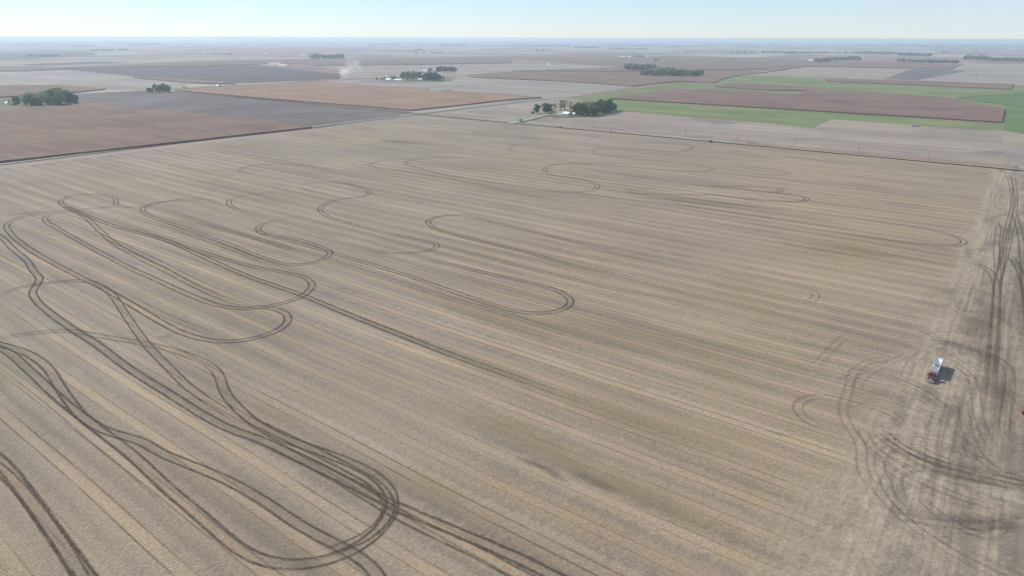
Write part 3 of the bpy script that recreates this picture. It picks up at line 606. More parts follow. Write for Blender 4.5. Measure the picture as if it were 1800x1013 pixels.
def crown_mesh(name, rnd, h, rx, base, kind, blobs, leaves, size, mat, shape='round'):
    """leaf clumps scattered through a set of overlapping lobes; unit: metres, tree height h"""
    v = []; f = []; lobes = []
    for i in range(blobs):
        if shape == 'round':
            a = rnd.uniform(0, 6.283); s = rnd.random() ** 0.5; z = rnd.uniform(base + .12 * h, h * .86)
            k = math.sin(min(1, max(0, (z - base) / (h - base))) * math.pi) ** .55
            c = Vector((math.cos(a) * s * rx * .72 * k, math.sin(a) * s * rx * .72 * k, z)); r = rx * rnd.uniform(.30, .50)
        elif shape == 'cone':
            z = base + (h - base) * (i + .5) / blobs; a = rnd.uniform(0, 6.283); w = rx * (1 - (z - base) / (h - base)) ** .8
            c = Vector((math.cos(a) * w * .25, math.sin(a) * w * .25, z)); r = max(.5, w * .85)
        else:                                              # bush
            a = rnd.uniform(0, 6.283); s = rnd.random() ** 0.5
            c = Vector((math.cos(a) * s * rx * .6, math.sin(a) * s * rx * .6, rnd.uniform(.25, .65) * h)); r = rx * rnd.uniform(.35, .5)
        lobes.append((c, r, rnd.uniform(.75, 1.0)))
    for i in range(leaves):
        c, r, q = rnd.choice(lobes)
        d = Vector((rnd.gauss(0, 1), rnd.gauss(0, 1), rnd.gauss(0, 1) + .25)).normalized()
        p = c + Vector((d.x, d.y, d.z * q)) * (r * (rnd.random() ** .35) * rnd.uniform(.85, 1.12))
        if p.z < .3: p.z = .3 + rnd.random() * .5
        nrm = (d + Vector((rnd.gauss(0, .5), rnd.gauss(0, .5), rnd.gauss(0, .5)))).normalized()
        u = nrm.orthogonal().normalized(); w = nrm.cross(u); t = rnd.uniform(0, 6.283)
        u, w = u * math.cos(t) + w * math.sin(t), w * math.cos(t) - u * math.sin(t); s = size * rnd.uniform(.55, 1.25)
        k = len(v); v += [p + u * s, p + w * s * .7, p - u * s * .9 + nrm * s * .3, p - w * s * .75]; f.append((k, k + 1, k + 2, k + 3))
    me = bpy.data.meshes.new(name); me.from_pydata([tuple(q) for q in v], [], f); me.materials.append(mat); return me
def trunk_mesh(name, rnd, h, base, rx, top=.75, limbs=7, r=.028):
    b = MB(); r0 = h * r; b.tube((0, 0, -.3), (0, 0, base + .1 * h), r0 * 1.15, r0 * .8, 8, False); b.tube((0, 0, base + .1 * h), (.2, .1, h * top), r0 * .8, r0 * .2, 7, False)
    for i in range(limbs):
        z = base + (h * top - base) * rnd.uniform(.0, .75); a = rnd.uniform(0, 6.283); l = rx * rnd.uniform(.5, .95)
        m = Vector((math.cos(a) * l * .5, math.sin(a) * l * .5, z + l * .45)); e = Vector((math.cos(a) * l, math.sin(a) * l, min(h * .93, z + l * .95)))
        b.tube((0, 0, z), m, r0 * .38, r0 * .24, 6, False); b.tube(m, e, r0 * .24, r0 * .07, 5, False)
        for q in range(2):
            e2 = m + Vector((rnd.uniform(-1, 1), rnd.uniform(-1, 1), rnd.uniform(.4, 1))).normalized() * l * .5; b.tube(m, e2, r0 * .15, r0 * .05, 4, False)
    me = bpy.data.meshes.new(name); me.from_pydata([tuple(q) for q in b.v], [], b.f); me.materials.append(M_BARK); return me
TREES = {}
def proto(kind, seed, h, rx, base, blobs, leaves, size, mat, shape='round', limbs=7, top=.75):
    rnd = random.Random(seed)
    TREES.setdefault(kind, []).append((crown_mesh('crown', rnd, h, rx, base, kind, blobs, leaves, size, M_LEAF[mat], shape), trunk_mesh('trunk', rnd, h, base, rx, top, limbs), h))
for i in range(3): proto('green', 10 + i, 18, 6.6, 2.6, 20, 2300, .62, 'green')
for i in range(3): proto('dark', 20 + i, 18, 6.2, 1.2, 20, 2600, .62, 'dark')
for i in range(2): proto('olive', 30 + i, 18, 6.0, 2.8, 17, 1700, .60, 'olive')
for i in range(2): proto('bare', 40 + i, 18, 5.4, 4.0, 15, 520, .45, 'brown', limbs=14, top=.9)
for i in range(2): proto('conifer', 50 + i, 12, 2.9, .4, 10, 1500, .42, 'dark', 'cone', 3, .95)
for i in range(2): proto('bush', 60 + i, 4, 2.8, .1, 7, 500, .42, 'green', 'bush', 4, .6)
tr = random.Random(5)
NAME = {'green': 'tree', 'dark': 'tree', 'olive': 'tree', 'bare': 'tree', 'conifer': 'conifer', 'bush': 'shrub'}
def tree(kind, p, h, label, group=None, wide=1.0):
    cm, tm, hh = tr.choice(TREES[kind]); s = h / hh
    e = empty(NAME[kind] if NAME[kind] != 'tree' else 'broadleaf_tree', (p.x, p.y, 0.03), tr.uniform(0, 6.283)); w = s * wide * tr.uniform(.9, 1.12); e.scale = (w, w, s)
    for nm, me in (('crown', cm), ('trunk', tm)):
        o = bpy.data.objects.new(nm, me); col.objects.link(o); o.parent = e
    return tag(e, label, {'tree': 'tree', 'conifer': 'conifer', 'shrub': 'shrub'}[NAME[kind]], group)
def PT(kind, px, base, top, label, group=None, wide=1.0):
    """tree standing at pixel (px, base) whose tip reaches the pixel row top"""
    p = G(px, base); h = (base - top) / ppm(p) * 1.03; return tree(kind, p, h, label, group, wide * 1.16)

# grove round the white-roofed house on the right of the crossroads
gA = 'trees around the white-roofed house beside the gravel drive'
L = 'dark tree in the dense grove right of the white-roofed house'
for k, x, b, t, l in (
    ('dark', 944, 199.5, 182, 'small round dark tree standing leftmost by the gravel drive'),
    ('bush', 936, 200, 195, 'low dark shrub at the foot of the leftmost tree by the drive'),
    ('dark', 959, 200.5, 180.5, 'round dark tree, second from the left along the gravel drive'),
    ('dark', 966, 198.5, 182, 'dark broad tree touching the second round tree by the drive'),
    ('bare', 975.5, 197.5, 181, 'small thin brown tree between the round dark trees and the tall bare one'),
    ('bare', 986, 197, 174.5, 'tall thin-leaved autumn tree left of the white-roofed house'),
    ('bare', 992, 196.5, 174, 'tall thin-leaved autumn tree directly behind the white-roofed house'),
    ('bare', 1003, 197, 178, 'spindly half-bare tree between the autumn trees and the dense grove')): PT(k, x, b, t, l, gA)
for k, x, b, t in (('dark', 1011, 202, 182), ('dark', 1018, 203.5, 181), ('dark', 1025, 204.5, 184), ('dark', 1033, 204.5, 187), ('dark', 1042, 204, 186), ('dark', 1050, 203, 185), ('dark', 1014, 199, 181), ('dark', 1022, 199, 180),
    ('dark', 1048, 200, 179), ('dark', 1058, 199, 177), ('dark', 1066, 197.5, 176), ('dark', 1074, 196, 178), ('dark', 1062, 201, 183), ('dark', 1072, 199, 184), ('dark', 1055, 195, 175), ('dark', 1070, 193.5, 175)): PT(k, x, b, t, L, gA)
for x, b, t in ((1030, 196, 180), (1038, 197, 179), (1044, 194, 178)): PT('olive', x, b, t, 'yellow-green tree behind the dense grove right of the house', gA)
for x, b, t in ((1026, 192, 177), (1033, 191, 176.5)): PT('bare', x, b, t, 'nearly bare tree rising behind the dense grove right of the house', gA)
PT('green', 1079, 195.5, 181, 'green tree at the right end of the grove, beside the green field', gA)
# grove on the far left, behind the corn
gB = 'trees of the grove at the left edge behind the corn field'
PT('conifer', 17, 184, 175.5, 'small blue-green conifer standing leftmost in the left-edge grove', gB, 1.5)
PT('dark', 31, 186.5, 168, 'dark round tree standing apart near the left end of the left-edge grove', gB)
for k, x, b, t in (('green', 48, 187, 170), ('green', 55, 187.5, 164), ('dark', 60, 188, 172), ('dark', 71, 188, 173), ('dark', 67, 187, 171)): PT(k, x, b, t, 'green tree in the left half of the left-edge grove', gB)
for x, b, t in ((52, 182, 160.5), (63, 181, 162), (71, 180, 161), (78, 181, 160)): PT('bare', x, b, t, 'grey half-bare tree rising at the back of the left-edge grove', gB)
PT('olive', 68, 185, 168, 'yellowing tree in the middle of the left-edge grove', gB)
for x, b, t in ((84, 184, 159), (91, 186, 158), (98, 185, 155.5), (105, 184, 155.5), (111, 186, 160), (88, 187, 168), (99, 187.5, 168), (114, 184, 160)): PT('green', x, b, t, 'tall full green tree in the right half of the left-edge grove', gB)
for x, b, t in ((119, 182.5, 160), (125, 183, 161), (130, 182, 165), (134, 183.5, 168)): PT('dark', x, b, t, 'dark green tree at the right end of the left-edge grove', gB)
PT('conifer', 106, 187.5, 175, 'dark conifer in front of the tall green trees of the left-edge grove', gB, 1.7)
for x, b in ((82, 187.5), (92, 188), (116, 186.5), (125, 186), (137, 184), (24, 187), (43, 188)): PT('bush', x, b, b - 4.5, 'low green shrub along the field edge of the left-edge grove', 'shrubs along the left-edge grove')
# small clump by the road
gC = 'trees of the small clump beside the road left of the orange corn'
for k, x, b, t, l in (('dark', 262, 163, 154, 'low dark tree at the left end of the small roadside clump'), ('dark', 268, 163.5, 154, 'low dark tree second from the left in the small roadside clump'),
    ('olive', 274, 162, 148, 'pale thin tree in the middle of the small roadside clump'), ('green', 277, 163, 152, 'green tree right of the pale one in the small roadside clump')): PT(k, x, b, t, l, gC)
for x, b, t in ((283, 161.5, 148), (289, 161.5, 147.5), (294, 162, 148), (297.5, 162.5, 152)): PT('dark', x, b, t, 'dark upright tree at the right end of the small roadside clump', gC)
for x in (323, 327): PT('bush', x, 155, 152.3, 'small dark shrub on the green verge right of the roadside clump', 'pair of verge shrubs')
PT('dark', 387, 153, 149.3, 'small dark tree beside the tiny white shed on the green verge')
for x, b, l in ((915.5, 214.5, 'dark shrub on the verge halfway along the gravel drive'), (1248, 250.5, 'dark shrub beside the road at the top of the stubble field'), (1073, 231.5, 'tiny dark shrub beside the road below the grove'), (985, 225.5, 'dark tuft of weeds beside the road left of the grove drive')):
    PT('bush', x, b, b - (5 if x in (915.5, 1248) else 3), l)
# rows of woodland farther off: (x0, x1, base at x0, base at x1, tree height px, n, kinds)
def row(x0, x1, b0, b1, hpx, n, kinds, label, group, jit=1.0, seed=1, ends=True):
    rr = random.Random(seed)
    for i in range(n):
        q = (i + rr.uniform(.2, .8)) / n; x = x0 + (x1 - x0) * q; b = b0 + (b1 - b0) * q + rr.uniform(-jit, jit * .3)
        k = rr.choice(kinds); lab = label
        PT(k, x, b, b - hpx * rr.uniform(.8, 1.12), lab, group, rr.uniform(1.0, 1.25))
gD = 'trees of the grove around the farm with the long white sheds'
for k, x, b, t in (('green', 708, 141, 127.5), ('green', 716, 141.5, 126), ('olive', 724, 142, 127.5), ('olive', 731, 141.5, 128), ('green', 728, 137, 125.5), ('dark', 737, 139, 125.5), ('green', 720, 136, 126)): PT(k, x, b, t, 'green tree left of the small white house in the farm grove', gD, 1.2)
for k, x, b, t in (('dark', 746, 142.5, 130), ('dark', 752, 143, 127), ('dark', 758, 143, 127), ('dark', 764, 142.5, 128), ('dark', 769, 142, 130), ('green', 756, 138, 126), ('green', 764, 136, 126.5), ('dark', 772, 141.5, 131)): PT(k, x, b, t, 'dark tree right of the small white house in the farm grove', gD, 1.2)
PT('dark', 779, 141, 134, 'small dark tree standing apart right of the farm grove', gD)
for x, b, t, k in ((663, 140.5, 136, 'dark'), (672, 141, 136.5, 'dark'), (677, 140.5, 136, 'green')): PT(k, x, b, t, 'small tree left of the long white sheds', gD)
PT('dark', 756, 126.5, 119, 'round dark tree beside the white shed behind the farm grove', None, 1.2)
row(768, 801, 126.5, 127.2, 9.5, 13, ['dark', 'green'], 'dark tree in the clump behind and right of the farm grove', 'trees of the clump behind the farm grove', .5, 8)
gE = 'trees of the long grove in the corn at centre right'
row(1099, 1152, 124, 125, 10.5, 19, ['green', 'olive', 'green', 'dark'], 'green tree in the back arm of the long grove at centre right', gE, 1.5, 3)
row(1125, 1137, 133.5, 134, 8, 4, ['dark', 'green'], 'dark low tree at the front left of the long grove', gE, .6, 4, False)
row(1138, 1182, 134, 134.5, 13, 20, ['green', 'olive', 'dark', 'green'], 'tall green tree mid way along the long grove at centre right', gE, 3, 5, False)
row(1180, 1233, 135, 135.5, 11.5, 22, ['green', 'dark', 'green'], 'green tree in the right arm of the long grove at centre right', gE, 2, 6)
row(1150, 1166, 122, 123, 5, 3, ['dark'], 'dark tree top showing behind the long grove at centre right', gE, .5, 7, False)
row(1149.5, 1157, 107.5, 107.5, 4.5, 3, ['dark'], 'dark tree of the little clump above the long grove', 'little clump above the long grove', .3, 9, False)
gF = 'trees of the wood behind the distant farm at upper left'
row(546, 604, 104.2, 104.6, 8.0, 24, ['dark', 'green'], 'dark tree in the wood right of the distant upper left farm', gF, 1.4, 11)
row(540, 556, 98, 98, 4.5, 3, ['dark'], 'tree among the white sheds of the distant upper left farm', gF, .5, 12, False)
gG = 'trees of the wood beside the small white farm at upper right'
row(1433, 1456, 110, 110.5, 7.5, 10, ['dark', 'green'], 'tree just beside the small white upper right farm', gG, .8, 13, False)
row(1450, 1511, 108.6, 107, 7.5, 20, ['dark', 'green'], 'tree right of the small white upper right farm', gG, 1.0, 14)
row(1575, 1622, 110, 111, 6.5, 12, ['dark', 'green', 'olive'], 'tree of the loose row at upper right, left stretch', 'trees of the loose row at upper right', .5, 15, False)
row(1622, 1684, 111, 113, 6.5, 19, ['green', 'dark'], 'tree of the loose row at upper right, right stretch', 'trees of the loose row at upper right', .6, 16)
row(1694, 1745, 105.5, 108.3, 8.5, 18, ['green', 'dark'], 'tree of the long wood at the right edge, tall left part', 'trees of the long wood at the right edge', 1.0, 17)
row(1745, 1830, 108, 110, 7, 24, ['green', 'dark'], 'tree of the long wood at the right edge, lower right part', 'trees of the long wood at the right edge', .8, 18, False)
row(1378, 1410, 95.5, 96, 2.5, 7, ['dark'], 'small tree of the thin row above the small white upper right farm', 'thin tree row above the upper right farm', .3, 19, False)

# ---------------------------------------------------------------- distant woods: strips of crowns that read as one mass
M_WOOD = leaf_mat('far_woods', (0.06, 0.09, 0.045), (0.08, 0.11, 0.05), (0.095, 0.12, 0.06))
def far_woods():
    rr = random.Random(9); v = []; f = []
    def mass(x0, x1, y0, y1, hm, dens=1.0):
        p0 = G(x0, y0); p1 = G(x1, y1); Ln = (p1 - p0).length; n = max(4, int(Ln / 13 * dens * 1.9))
        for i in range(n):
            c = p0.lerp(p1, (i + rr.random()) / n) + Vector((rr.uniform(-12, 12), rr.uniform(-30, 30), 0)); h = hm * rr.uniform(.8, 1.45); r = h * rr.uniform(.5, .8)
            for q in range(26):                                    # ragged leaf clumps, not one smooth lobe
                d = Vector((rr.gauss(0, 1), rr.gauss(0, 1), rr.gauss(0, 1))).normalized(); p = c + Vector((d.x * r, d.y * r, h * .52 + d.z * h * .44)) * 1.0
                s = h * rr.uniform(.14, .26); u = d.orthogonal().normalized(); w = d.cross(u); k = len(v)
                v.extend([p + u * s, p + w * s, p - u * s, p - w * s]); f.append((k, k + 1, k + 2, k + 3))
    for a in ((1200, 1330, 92.5, 93.5, 10, .35), (1255, 1400, 90, 92, 11, .45), (1340, 1500, 93, 94.5, 13, .8), (1500, 1640, 95, 98, 16, .6), (1515, 1575, 94, 95, 17, .8), (1578, 1638, 98, 99.5, 17, 1.0),
              (1645, 1672, 92, 92.5, 12, .5), (1735, 1768, 86.5, 87, 12, .8), (940, 972, 89.5, 89.5, 12, .7), (1010, 1050, 84, 85, 16, .9), (1070, 1140, 87, 87.5, 13, .8), (840, 1000, 82, 82.5, 14, .6), (1160, 1190, 84, 84, 12, .6),
              (1085, 1140, 101, 100.5, 10, .5), (45, 105, 99.5, 99.5, 10, 1.0), (160, 222, 90, 89, 14, .9), (230, 290, 80, 79, 14, .4), (370, 410, 96.5, 96.5, 9, .7), (460, 500, 79.5, 79.5, 13, .8), (350, 372, 80, 80, 12, .6), (0, 120, 80.5, 80, 14, .5), (120, 170, 81, 82, 14, .5),
              (680, 705, 80.5, 80.5, 13, .7), (735, 752, 81, 81, 12, .7), (728, 745, 88.8, 88.8, 11, .8), (728, 746, 94.5, 94.5, 9, .5), (757, 780, 94.2, 94.6, 9, .6), (606, 622, 78.5, 78.5, 12, .5), (640, 650, 77.5, 77.5, 12, .5), (520, 530, 76, 76, 12, .5),
              (1420, 1432, 82.5, 82.5, 12, .5), (1465, 1483, 83.5, 83.5, 11, .8), (1440, 1455, 83, 83, 12, .7), (1290, 1320, 82, 82, 12, .5), (1205, 1225, 82, 82.5, 12, .5), (1690, 1710, 79.5, 79.5, 12, .5), (1755, 1775, 80.5, 81, 12, .6), (1650, 1662, 79, 79, 12, .6), (1580, 1610, 77.5, 77.5, 12, .5)): mass(*a)
    for i in range(330):                                           # the last rows before the horizon
        x = rr.uniform(-100, 1900); y = 66.2 + x * .003 + rr.random() ** 1.5 * 11 + 2.2; w = rr.uniform(8, 70)
        mass(x, x + w, y, y + rr.uniform(-.1, .1), rr.uniform(14, 24), .22)
    tag(link('distant_woods', v, f, M_WOOD), kind='stuff')
far_woods()

# ---------------------------------------------------------------- buildings
M_WHITE = simple('white_sheet_metal', (0.78, 0.78, 0.76), .45, .0, .5, .06, .4); M_WROOF = simple('white_roof', (0.80, 0.80, 0.79), .4, 0, .5, .06, .4)
M_GREY = simple('grey_blue_siding', (0.36, 0.42, 0.48), .6, 0, .4, .1, .5); M_DROOF = simple('dark_shingles', (0.10, 0.10, 0.115), .85, 0, .2, .2, 1.0)
M_GALV = simple('galvanised_steel', (0.55, 0.57, 0.58), .35, .6, .5, .12, 1.0); M_PANE = simple('window_glass', (0.03, 0.04, 0.05), .08, 0, .6, .0)
M_REDP = simple('barn_red', (0.28, 0.05, 0.04), .7, 0, .3, .2, 1.0); M_DOOR = simple('door_paint', (0.30, 0.31, 0.33), .5, 0, .4, .1); M_FOUND = simple('concrete', (0.4, 0.39, 0.37), .9, 0, .2, .15)
def shed(p, rz, L, W, wall, rise, mw, mr, label, cat='shed', kind='farm_shed', doors=1, wins=3, eave=.5):
    """gabled building; ridge along local x"""
    e = empty(kind, (p.x, p.y, 0.0), rz); tag(e, label, cat)
    b = MB(); l, w = L / 2, W / 2
    b.box(-l, l, -w, w, .15, wall)
    for s in (-1, 1): b.poly([(s * l, -w, wall), (s * l, w, wall), (s * l, 0, wall + rise)] if s > 0 else [(s * l, w, wall), (s * l, -w, wall), (s * l, 0, wall + rise)])
    b.build('wall', mw, e)
    f = MB(); f.box(-l - .1, l + .1, -w - .1, w + .1, 0.0, .15); f.build('foundation', M_FOUND, e)
    r = MB(); t = .18; k = rise / w
    for s in (-1, 1):
        yo = s * (w + eave); zo = wall - eave * k + .02
        a = [(-l - eave, 0, wall + rise + .02), (l + eave, 0, wall + rise + .02), (l + eave, yo, zo), (-l - eave, yo, zo)]
        c = [(q[0], q[1], q[2] + t) for q in a]
        if s > 0: a.reverse(); c.reverse()
        r.hexa(a + c)
    ro = r.build('roof', mr, e)
    c = MB(); c.box(-l - eave, l + eave, -.25, .25, wall + rise + .17, wall + rise + .30); KIDS.setdefault(ro.name, []).append(link('ridge_cap', c.v, c.f, mr, ro))
    for i in range(doors):
        x = -l * .45 + i * L * .45; dw = min(2.4, L * .16); dh = wall * .8
        d = MB(); d.box(x - dw, x + dw, -w - .08, -w - .003, .15, dh); do = d.build('door', M_DOOR, e)
        h = MB(); h.box(x + dw * .75, x + dw * .82, -w - .14, -w - .083, dh * .42, dh * .52); KIDS.setdefault(do.name, []).append(link('handle', h.v, h.f, M_PANE, do))
    for i in range(wins):
        x = l * .15 + i * L * .28 / max(1, wins - 1) if wins > 1 else l * .4; s = min(.7, wall * .18)
        d = MB(); d.box(x - s, x + s, -w - .06, -w - .003, wall * .42, wall * .42 + 2 * s); wo_ = d.build('window', M_WHITE, e)
        g = MB(); g.box(x - s * .82, x + s * .82, -w - .085, -w - .063, wall * .42 + s * .2, wall * .42 + 1.8 * s); KIDS.setdefault(wo_.name, []).append(link('pane', g.v, g.f, M_PANE, wo_))
    return e
def bin_(p, r, h, label, group=None):
    e = empty('grain_bin', (p.x, p.y, 0)); tag(e, label, 'grain bin', group); b = MB()
    prof = [(r, .1)]
    for i in range(1, 9): z = .1 + (h - .1) * i / 8; prof += [(r + .05, z - .12), (r, z)]
    b.lathe((0, 0, 0), prof, 28); b.build('shell', M_GALV, e, True)
    c = MB(); c.lathe((0, 0, 0), [(r + .12, h - .02), (r * .5, h + r * .27), (.35, h + r * .48), (.35, h + r * .48 + .3), (.02, h + r * .48 + .45)], 28); c.build('roof', M_WROOF, e)
    d = MB(); d.box(-.5, .5, -r - .12, -r + .1, .3, 2.2); d.build('door', M_DOOR, e)
    l = MB()
    for s in (-.25, .25): l.tube((r + .15, s, .3), (r + .15, s, h), .03, n=4)
    for i in range(int(h / .6)): l.tube((r + .15, -.25, .5 + i * .6), (r + .15, .25, .5 + i * .6), .02, n=4)
    l.build('ladder', M_GALV, e); return e
AX = math.pi / 2 - YB            # rotation putting local x along the B axis
p = G(997, 204); shed(p, AX - .25, 13, 10.5, 4.0, 2.6, M_GREY, M_WROOF, 'white-roofed grey house at the end of the gravel drive, beside the dense grove', 'house', 'farm_house', 1, 3)
shed(G(1009, 203.2), AX, 5, 5, 3, 1.5, M_WHITE, M_WROOF, 'small white shed squeezed between the white-roofed house and the dark trees', wins=0)
shed(G(970, 199.5), AX + .2, 9, 5, 2.6, 1.2, M_REDP, M_DROOF, 'low reddish shed behind the drive, left of the white-roofed house', wins=1)
shed(G(684, 143), AX, 16, 14, 5, 3.6, M_WHITE, M_WROOF, 'bright white steep shed at the left of the farm with long sheds', wins=0)
shed(G(701, 143.5), AX + .1, 24, 12, 4.5, 2.6, M_WHITE, M_WROOF, 'long pale low shed next to the farm grove', wins=2)
shed(G(691, 138.5), AX, 18, 10, 5, 3, M_REDP, M_DROOF, 'dark-roofed barn behind the white sheds of the farm', 'barn', 'barn', wins=2)
bin_(G(681, 139), 3.2, 9, 'tall narrow grain bin behind the bright white shed')
shed(G(739, 142.7), AX + .5, 12, 9, 5, 3, M_WHITE, M_WROOF, 'small white house half hidden in the middle of the farm grove', 'house', 'farm_house', 1, 3)
shed(G(747.5, 127), AX, 18, 12, 5, 3, M_WHITE, M_WROOF, 'white shed behind the farm grove, left of the back clump', wins=0)
bin_(G(762, 126.5), 4.5, 8, 'squat grain bin left of the clump behind the farm grove')
bin_(G(766, 126.2), 3.2, 6, 'small grain bin touching the squat bin behind the farm grove')
shed(G(383.5, 153.2), AX, 5, 5, 4, 1.6, M_WHITE, M_WROOF, 'tiny white shed on the green verge beside a small dark tree', wins=0)
shed(G(14, 184.5), AX, 9, 7, 3.5, 2.2, M_WHITE, M_GREY, 'small pale hut at the left end of the left-edge grove', wins=1)
for x, y, L_, W_, rz, l in ((1094, 101.2, 42, 22, 0, 'long white shed, leftmost of the distant farm above the long grove'), (1106, 101.3, 24, 18, .1, 'white shed just left of the dark trees of the distant farm above the long grove'),
    (1138, 100.8, 20, 14, 0, 'small pale shed right of the dark trees of the distant farm above the long grove'), (1424, 108.5, 24, 16, .2, 'white shed at the left end of the upper right wood'), (1437, 109, 10, 9, 0, 'small white house inside the left end of the upper right wood'),
    (538, 98.8, 22, 14, 0, 'pale shed, left of two beside the distant upper left farm wood'), (549, 98, 20, 16, .2, 'bright white shed next to the distant upper left farm wood'), (556, 104, 16, 12, 0, 'small pale shed in front of the distant upper left farm wood'), (531, 98, 18, 10, 0, 'low grey shed at the left end of the distant upper left farm'),
    (468, 96.3, 24, 16, .3, 'lone white barn in the open fields left of the distant upper left farm'), (359, 92.8, 24, 18, 0, 'tall white building, left of a distant tree strip at upper left'), (389, 96.2, 20, 14, 0, 'small white shed inside the distant tree strip at upper left'),
    (237, 94.5, 28, 18, 0, 'white shed standing alone near the left horizon'), (205, 89.5, 26, 18, 0, 'white shed right of centre in the hazy left farm wood'), (175, 89.5, 24, 16, 0, 'pale shed at the left of the hazy left farm wood'),
    (723, 88.3, 30, 20, 0, 'white shed left of the upper tree tuft near centre'), (754, 94.5, 26, 22, 0, 'bright white shed left of the lower tree tuft near centre'), (740, 94.5, 18, 12, 0, 'small pale shed among the lower tree tufts near centre'),
    (630, 78, 40, 30, 0, 'bright white building near the horizon left of centre'), (381, 79.5, 50, 30, 0, 'white building near the horizon above the upper left tree strip'), (831, 84.3, 50, 20, 0, 'pale pinkish shed near the horizon at centre'),
    (1507, 84, 24, 14, 0, 'white shed alone near the right horizon'), (1605, 77, 60, 30, 0, 'bright white building on the right horizon'), (1593, 76.8, 50, 24, 0, 'pale building left of the bright one on the right horizon'),
    (950, 87.3, 30, 20, 0, 'pale shed behind the small dark strip right of centre'), (1172, 81.5, 40, 24, 0, 'white shed near the horizon above the long grove'), (603, 72, 90, 40, 0, 'faint white building right on the horizon, left of centre'), (965, 115.8, 16, 4, 0, 'low grey-green shed alone in the corn right of centre'), (54, 81.5, 30, 20, 0, 'faint white shed near the left horizon')):
    shed(G(x, y), AX + rz, L_, W_, 6, 3.5, M_WHITE, M_WROOF, l, wins=0, doors=1)
for i, (x, y) in enumerate(((375, 96.3), (542, 97.6), (766, 88.6), (1112, 101.2), (22, 73.6))):
    bin_(G(x, y), 5 if i < 4 else 6, 11 if i < 4 else 38, ('steel grain bin in the distant tree strip at upper left', 'steel grain bin between the sheds of the distant upper left farm', 'grain bin right of the upper tree tuft near centre', 'steel bin against the dark trees of the distant farm above the long grove', 'tall hazy tower standing on the left horizon')[i])

# ---------------------------------------------------------------- vehicles
M_RED = simple('red_paint', (0.34, 0.035, 0.065), .35, 0, .6, .08, 1.0); M_BLK = simple('black_rubber', (0.025, 0.025, 0.027), .85, 0, .2, .2, 3.0)
M_HOOD = simple('dark_hood', (0.05, 0.055, 0.065), .3, 0, .6, .1); M_CHR = simple('bright_steel', (0.65, 0.66, 0.68), .3, .5, .5, .1, 1.0); M_GLASS = simple('dark_glass', (0.02, 0.025, 0.03), .05, 0, .7, 0)
M_ALU = simple('worn_aluminium', (0.66, 0.665, 0.66), .55, .0, .5, .10, .8); M_TARP = simple('rolled_tarp', (0.22, 0.25, 0.29), .6, 0, .3, .1); M_LAMP = simple('lamp_lens', (0.7, 0.65, 0.5), .15, 0, .6, 0); M_GRN = simple('deep_green_paint', (0.02, 0.09, 0.03), .4, 0, .5, .1)
def wheel(name, x, y, r, w, parent, rim=M_CHR):
    b = MB(); n = 20; k = 0
    for yy, rr in ((-w / 2, r * .6), (-w / 2, r * .92), (-w * .35, r), (w * .35, r), (w / 2, r * .92), (w / 2, r * .6)):
        for i in range(n):
            t = 2 * math.pi * i / n; b.v.append(Vector((x + rr * math.cos(t), y + yy, r + rr * math.sin(t))))
    for q in range(5):
        for i in range(n): j = (i + 1) % n; b.f.append((q * n + i, q * n + j, (q + 1) * n + j, (q + 1) * n + i))
    o = b.build(name, M_BLK, parent, True)
    c = MB(); c.tube((x, y - w * .46, r), (x, y + w * .46, r), r * .61, n=16); c.tube((x, y - w * .52, r), (x, y + w * .52, r), r * .16, n=8)
    KIDS.setdefault(o.name, []).append(link('rim', c.v, c.f, rim, o)); return o
